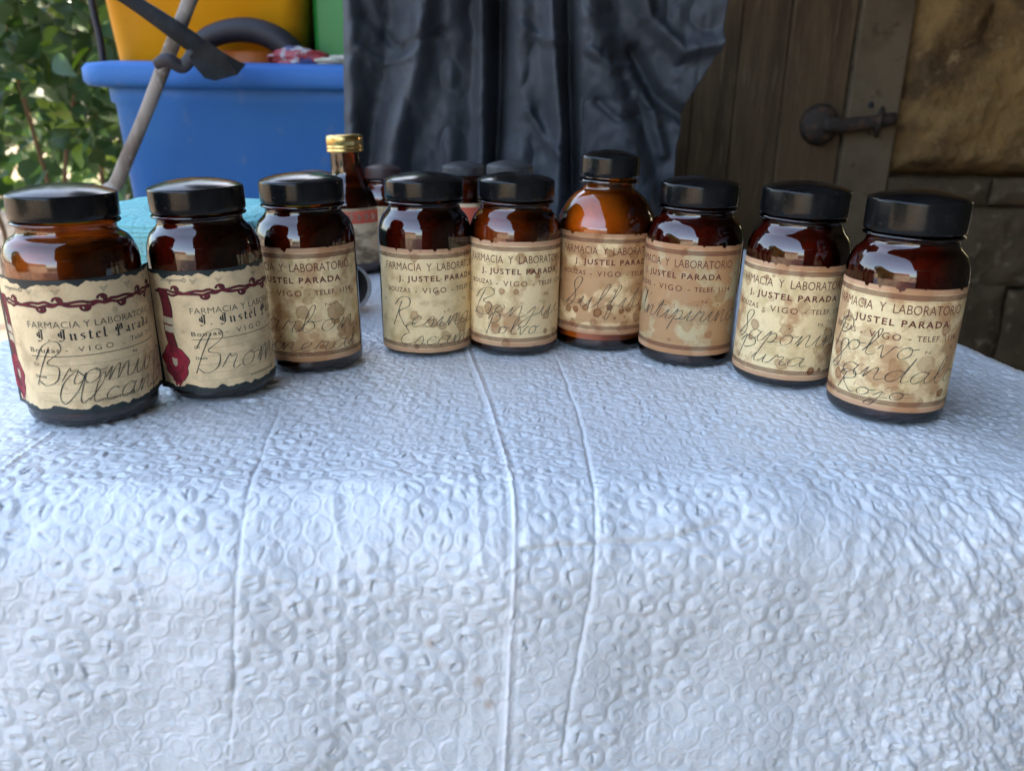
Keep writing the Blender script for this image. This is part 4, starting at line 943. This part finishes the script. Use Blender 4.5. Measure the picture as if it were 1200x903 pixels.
tube('trunk', [(0, 0, 0), (.1, .05, 1.0), (-.05, 0, 1.8), (0, 0, 2.4)], [.16, .13, .10, .05], 10, M['stem_bark'], t2)
leaf_cloud('crown', [((0, 0, 2.0), (1.3, 2.0, 1.7)), ((.3, 1.2, 2.8), (1.2, 1.4, 1.1)), ((-.2, -2, 1.8), (1.2, 1.4, 1.4))], 6000, .14, M['far_leaf'], t2, 22); t2.scale = (1, 1, .75)
hb = leaf_cloud('hedge_row', [((-7+1.6*k, 7.0+.5*(k % 2), 1.0), (1.3, .9, 2.6+.4*(k % 3))) for k in range(10)], 16000, .13, M['far_leaf'], None, 23)  # tall row added to keep sun off the ground, also a backdrop
tag(hb, 'dark green hedge mass beyond the shrub, added to shade the ground', None, kind='stuff')

# ------------------------------------------------------------------ ivy hedge, left
M['leaf'] = mat('ivy leaf', (.032, .072, .03), .42, .4, trans=.3); M['leaf2'] = mat('pale ivy leaf', (.06, .105, .055), .45, .4, trans=.35); M['leaf3'] = mat('yellow green leaf', (.14, .22, .03), .45, .4, trans=.45)  # the third leaf is a brighter yellow green
M['stem'] = mat('brown stem', (.16, .10, .06), .9, .1)
hd = empty('ivy_shrub', (-1.3, 2.1, -.61)); tag(hd, 'leafy green shrub with glossy oval leaves at the left edge', 'shrub')
def leaf_mesh(k):
    rg = random.Random(k); pts = []; n = 6; L = 1.0; W = rg.uniform(.26, .34)
    V = [(0, 0, 0)]; 
    for i in range(1, n): 
        t = i/n; wv_ = W*math.sin(PI*t**.8)*(1.1-.25*t); dz = -.22*t*t
        V += [(-wv_, t*L, dz+.10*wv_*2), (0, t*L, dz), (wv_, t*L, dz+.10*wv_*2)]
    V.append((0, L, -.24)); Fc = [(0, 2, 1), (0, 3, 2)]
    for i in range(n-2):
        a = 1+3*i; b_ = a+3; Fc += [(a, a+1, b_+1, b_), (a+1, a+2, b_+2, b_+1)]
    a = 1+3*(n-2); e = len(V)-1; Fc += [(a, a+1, e), (a+1, a+2, e)]
    return mesh('leaf', V, Fc, True)
LM = []
for k in range(9):
    me = leaf_mesh(k); me.materials.append(M[('leaf', 'leaf', 'leaf2')[k % 3] if k < 8 else 'leaf3']); LM.append(me)
def leaf_pose(rg, c):
    s = rg.uniform(.04, .08); q = Vector((rg.gauss(0, 1), rg.gauss(-.5, 1), rg.gauss(-.3, .8))).normalized().to_track_quat('Y', 'Z')
    q = q @ Matrix.Rotation(rg.uniform(-1.5, 1.5), 3, 'Y').to_quaternion()
    return Matrix.LocRotScale(Vector(c), q, Vector((s, s, s)))
rg = random.Random(3); cand = []
while len(cand) < 5200:
    x = rg.uniform(-1.55, -.62); y = rg.uniform(1.75, 2.75); z = rg.uniform(-.16, .95)
    low = -.02+.10*math.sin(x*9)+.06*math.sin(x*23+1); low = low-.10 if x > -1.12 else low+.03
    if z < low-.25*(y-2): continue
    if fbm(np.array([x*5.]), np.array([z*5.+y*3]), 77, 2)[0] < .40: continue
    cand.append((x+1.3, y-2.1, z+.61))
cand.sort(key=lambda c: c[1])
for c in cand[:300]:
    o = new_obj('leaf', LM[rg.randrange(9)], None, hd); o.matrix_local = leaf_pose(rg, c)
V = []; Fc = []; mi = []; base = [[v.co.copy() for v in m_.vertices] for m_ in LM]; bf = [tuple(p.vertices) for p in LM[0].polygons]
for c in cand[300:]:
    k = rg.randrange(9); mtx = leaf_pose(rg, c); n = len(V); V += [mtx @ v for v in base[k]]
    Fc += [tuple(i+n for i in f) for f in bf]; mi += [0 if k < 5 else 1 if k < 8 else 2]*len(bf)
me = mesh('leaves', V, Fc, True); fo = new_obj('leaves', me, [M['leaf'], M['leaf2'], M['leaf3']], hd); me.polygons.foreach_set('material_index', mi); fo['kind'] = 'stuff'
for k in range(9):
    x = -.25+.09*k+rg.uniform(-.03, .03); tube('stem', [(x, .2, 0), (x+rg.uniform(-.1, .1), .1, .5), (x+rg.uniform(-.15, .15), 0, .95), (x+rg.uniform(-.25, .25), -.05, 1.5)], [.007, .006, .005, .003], 7, M['stem'], hd)
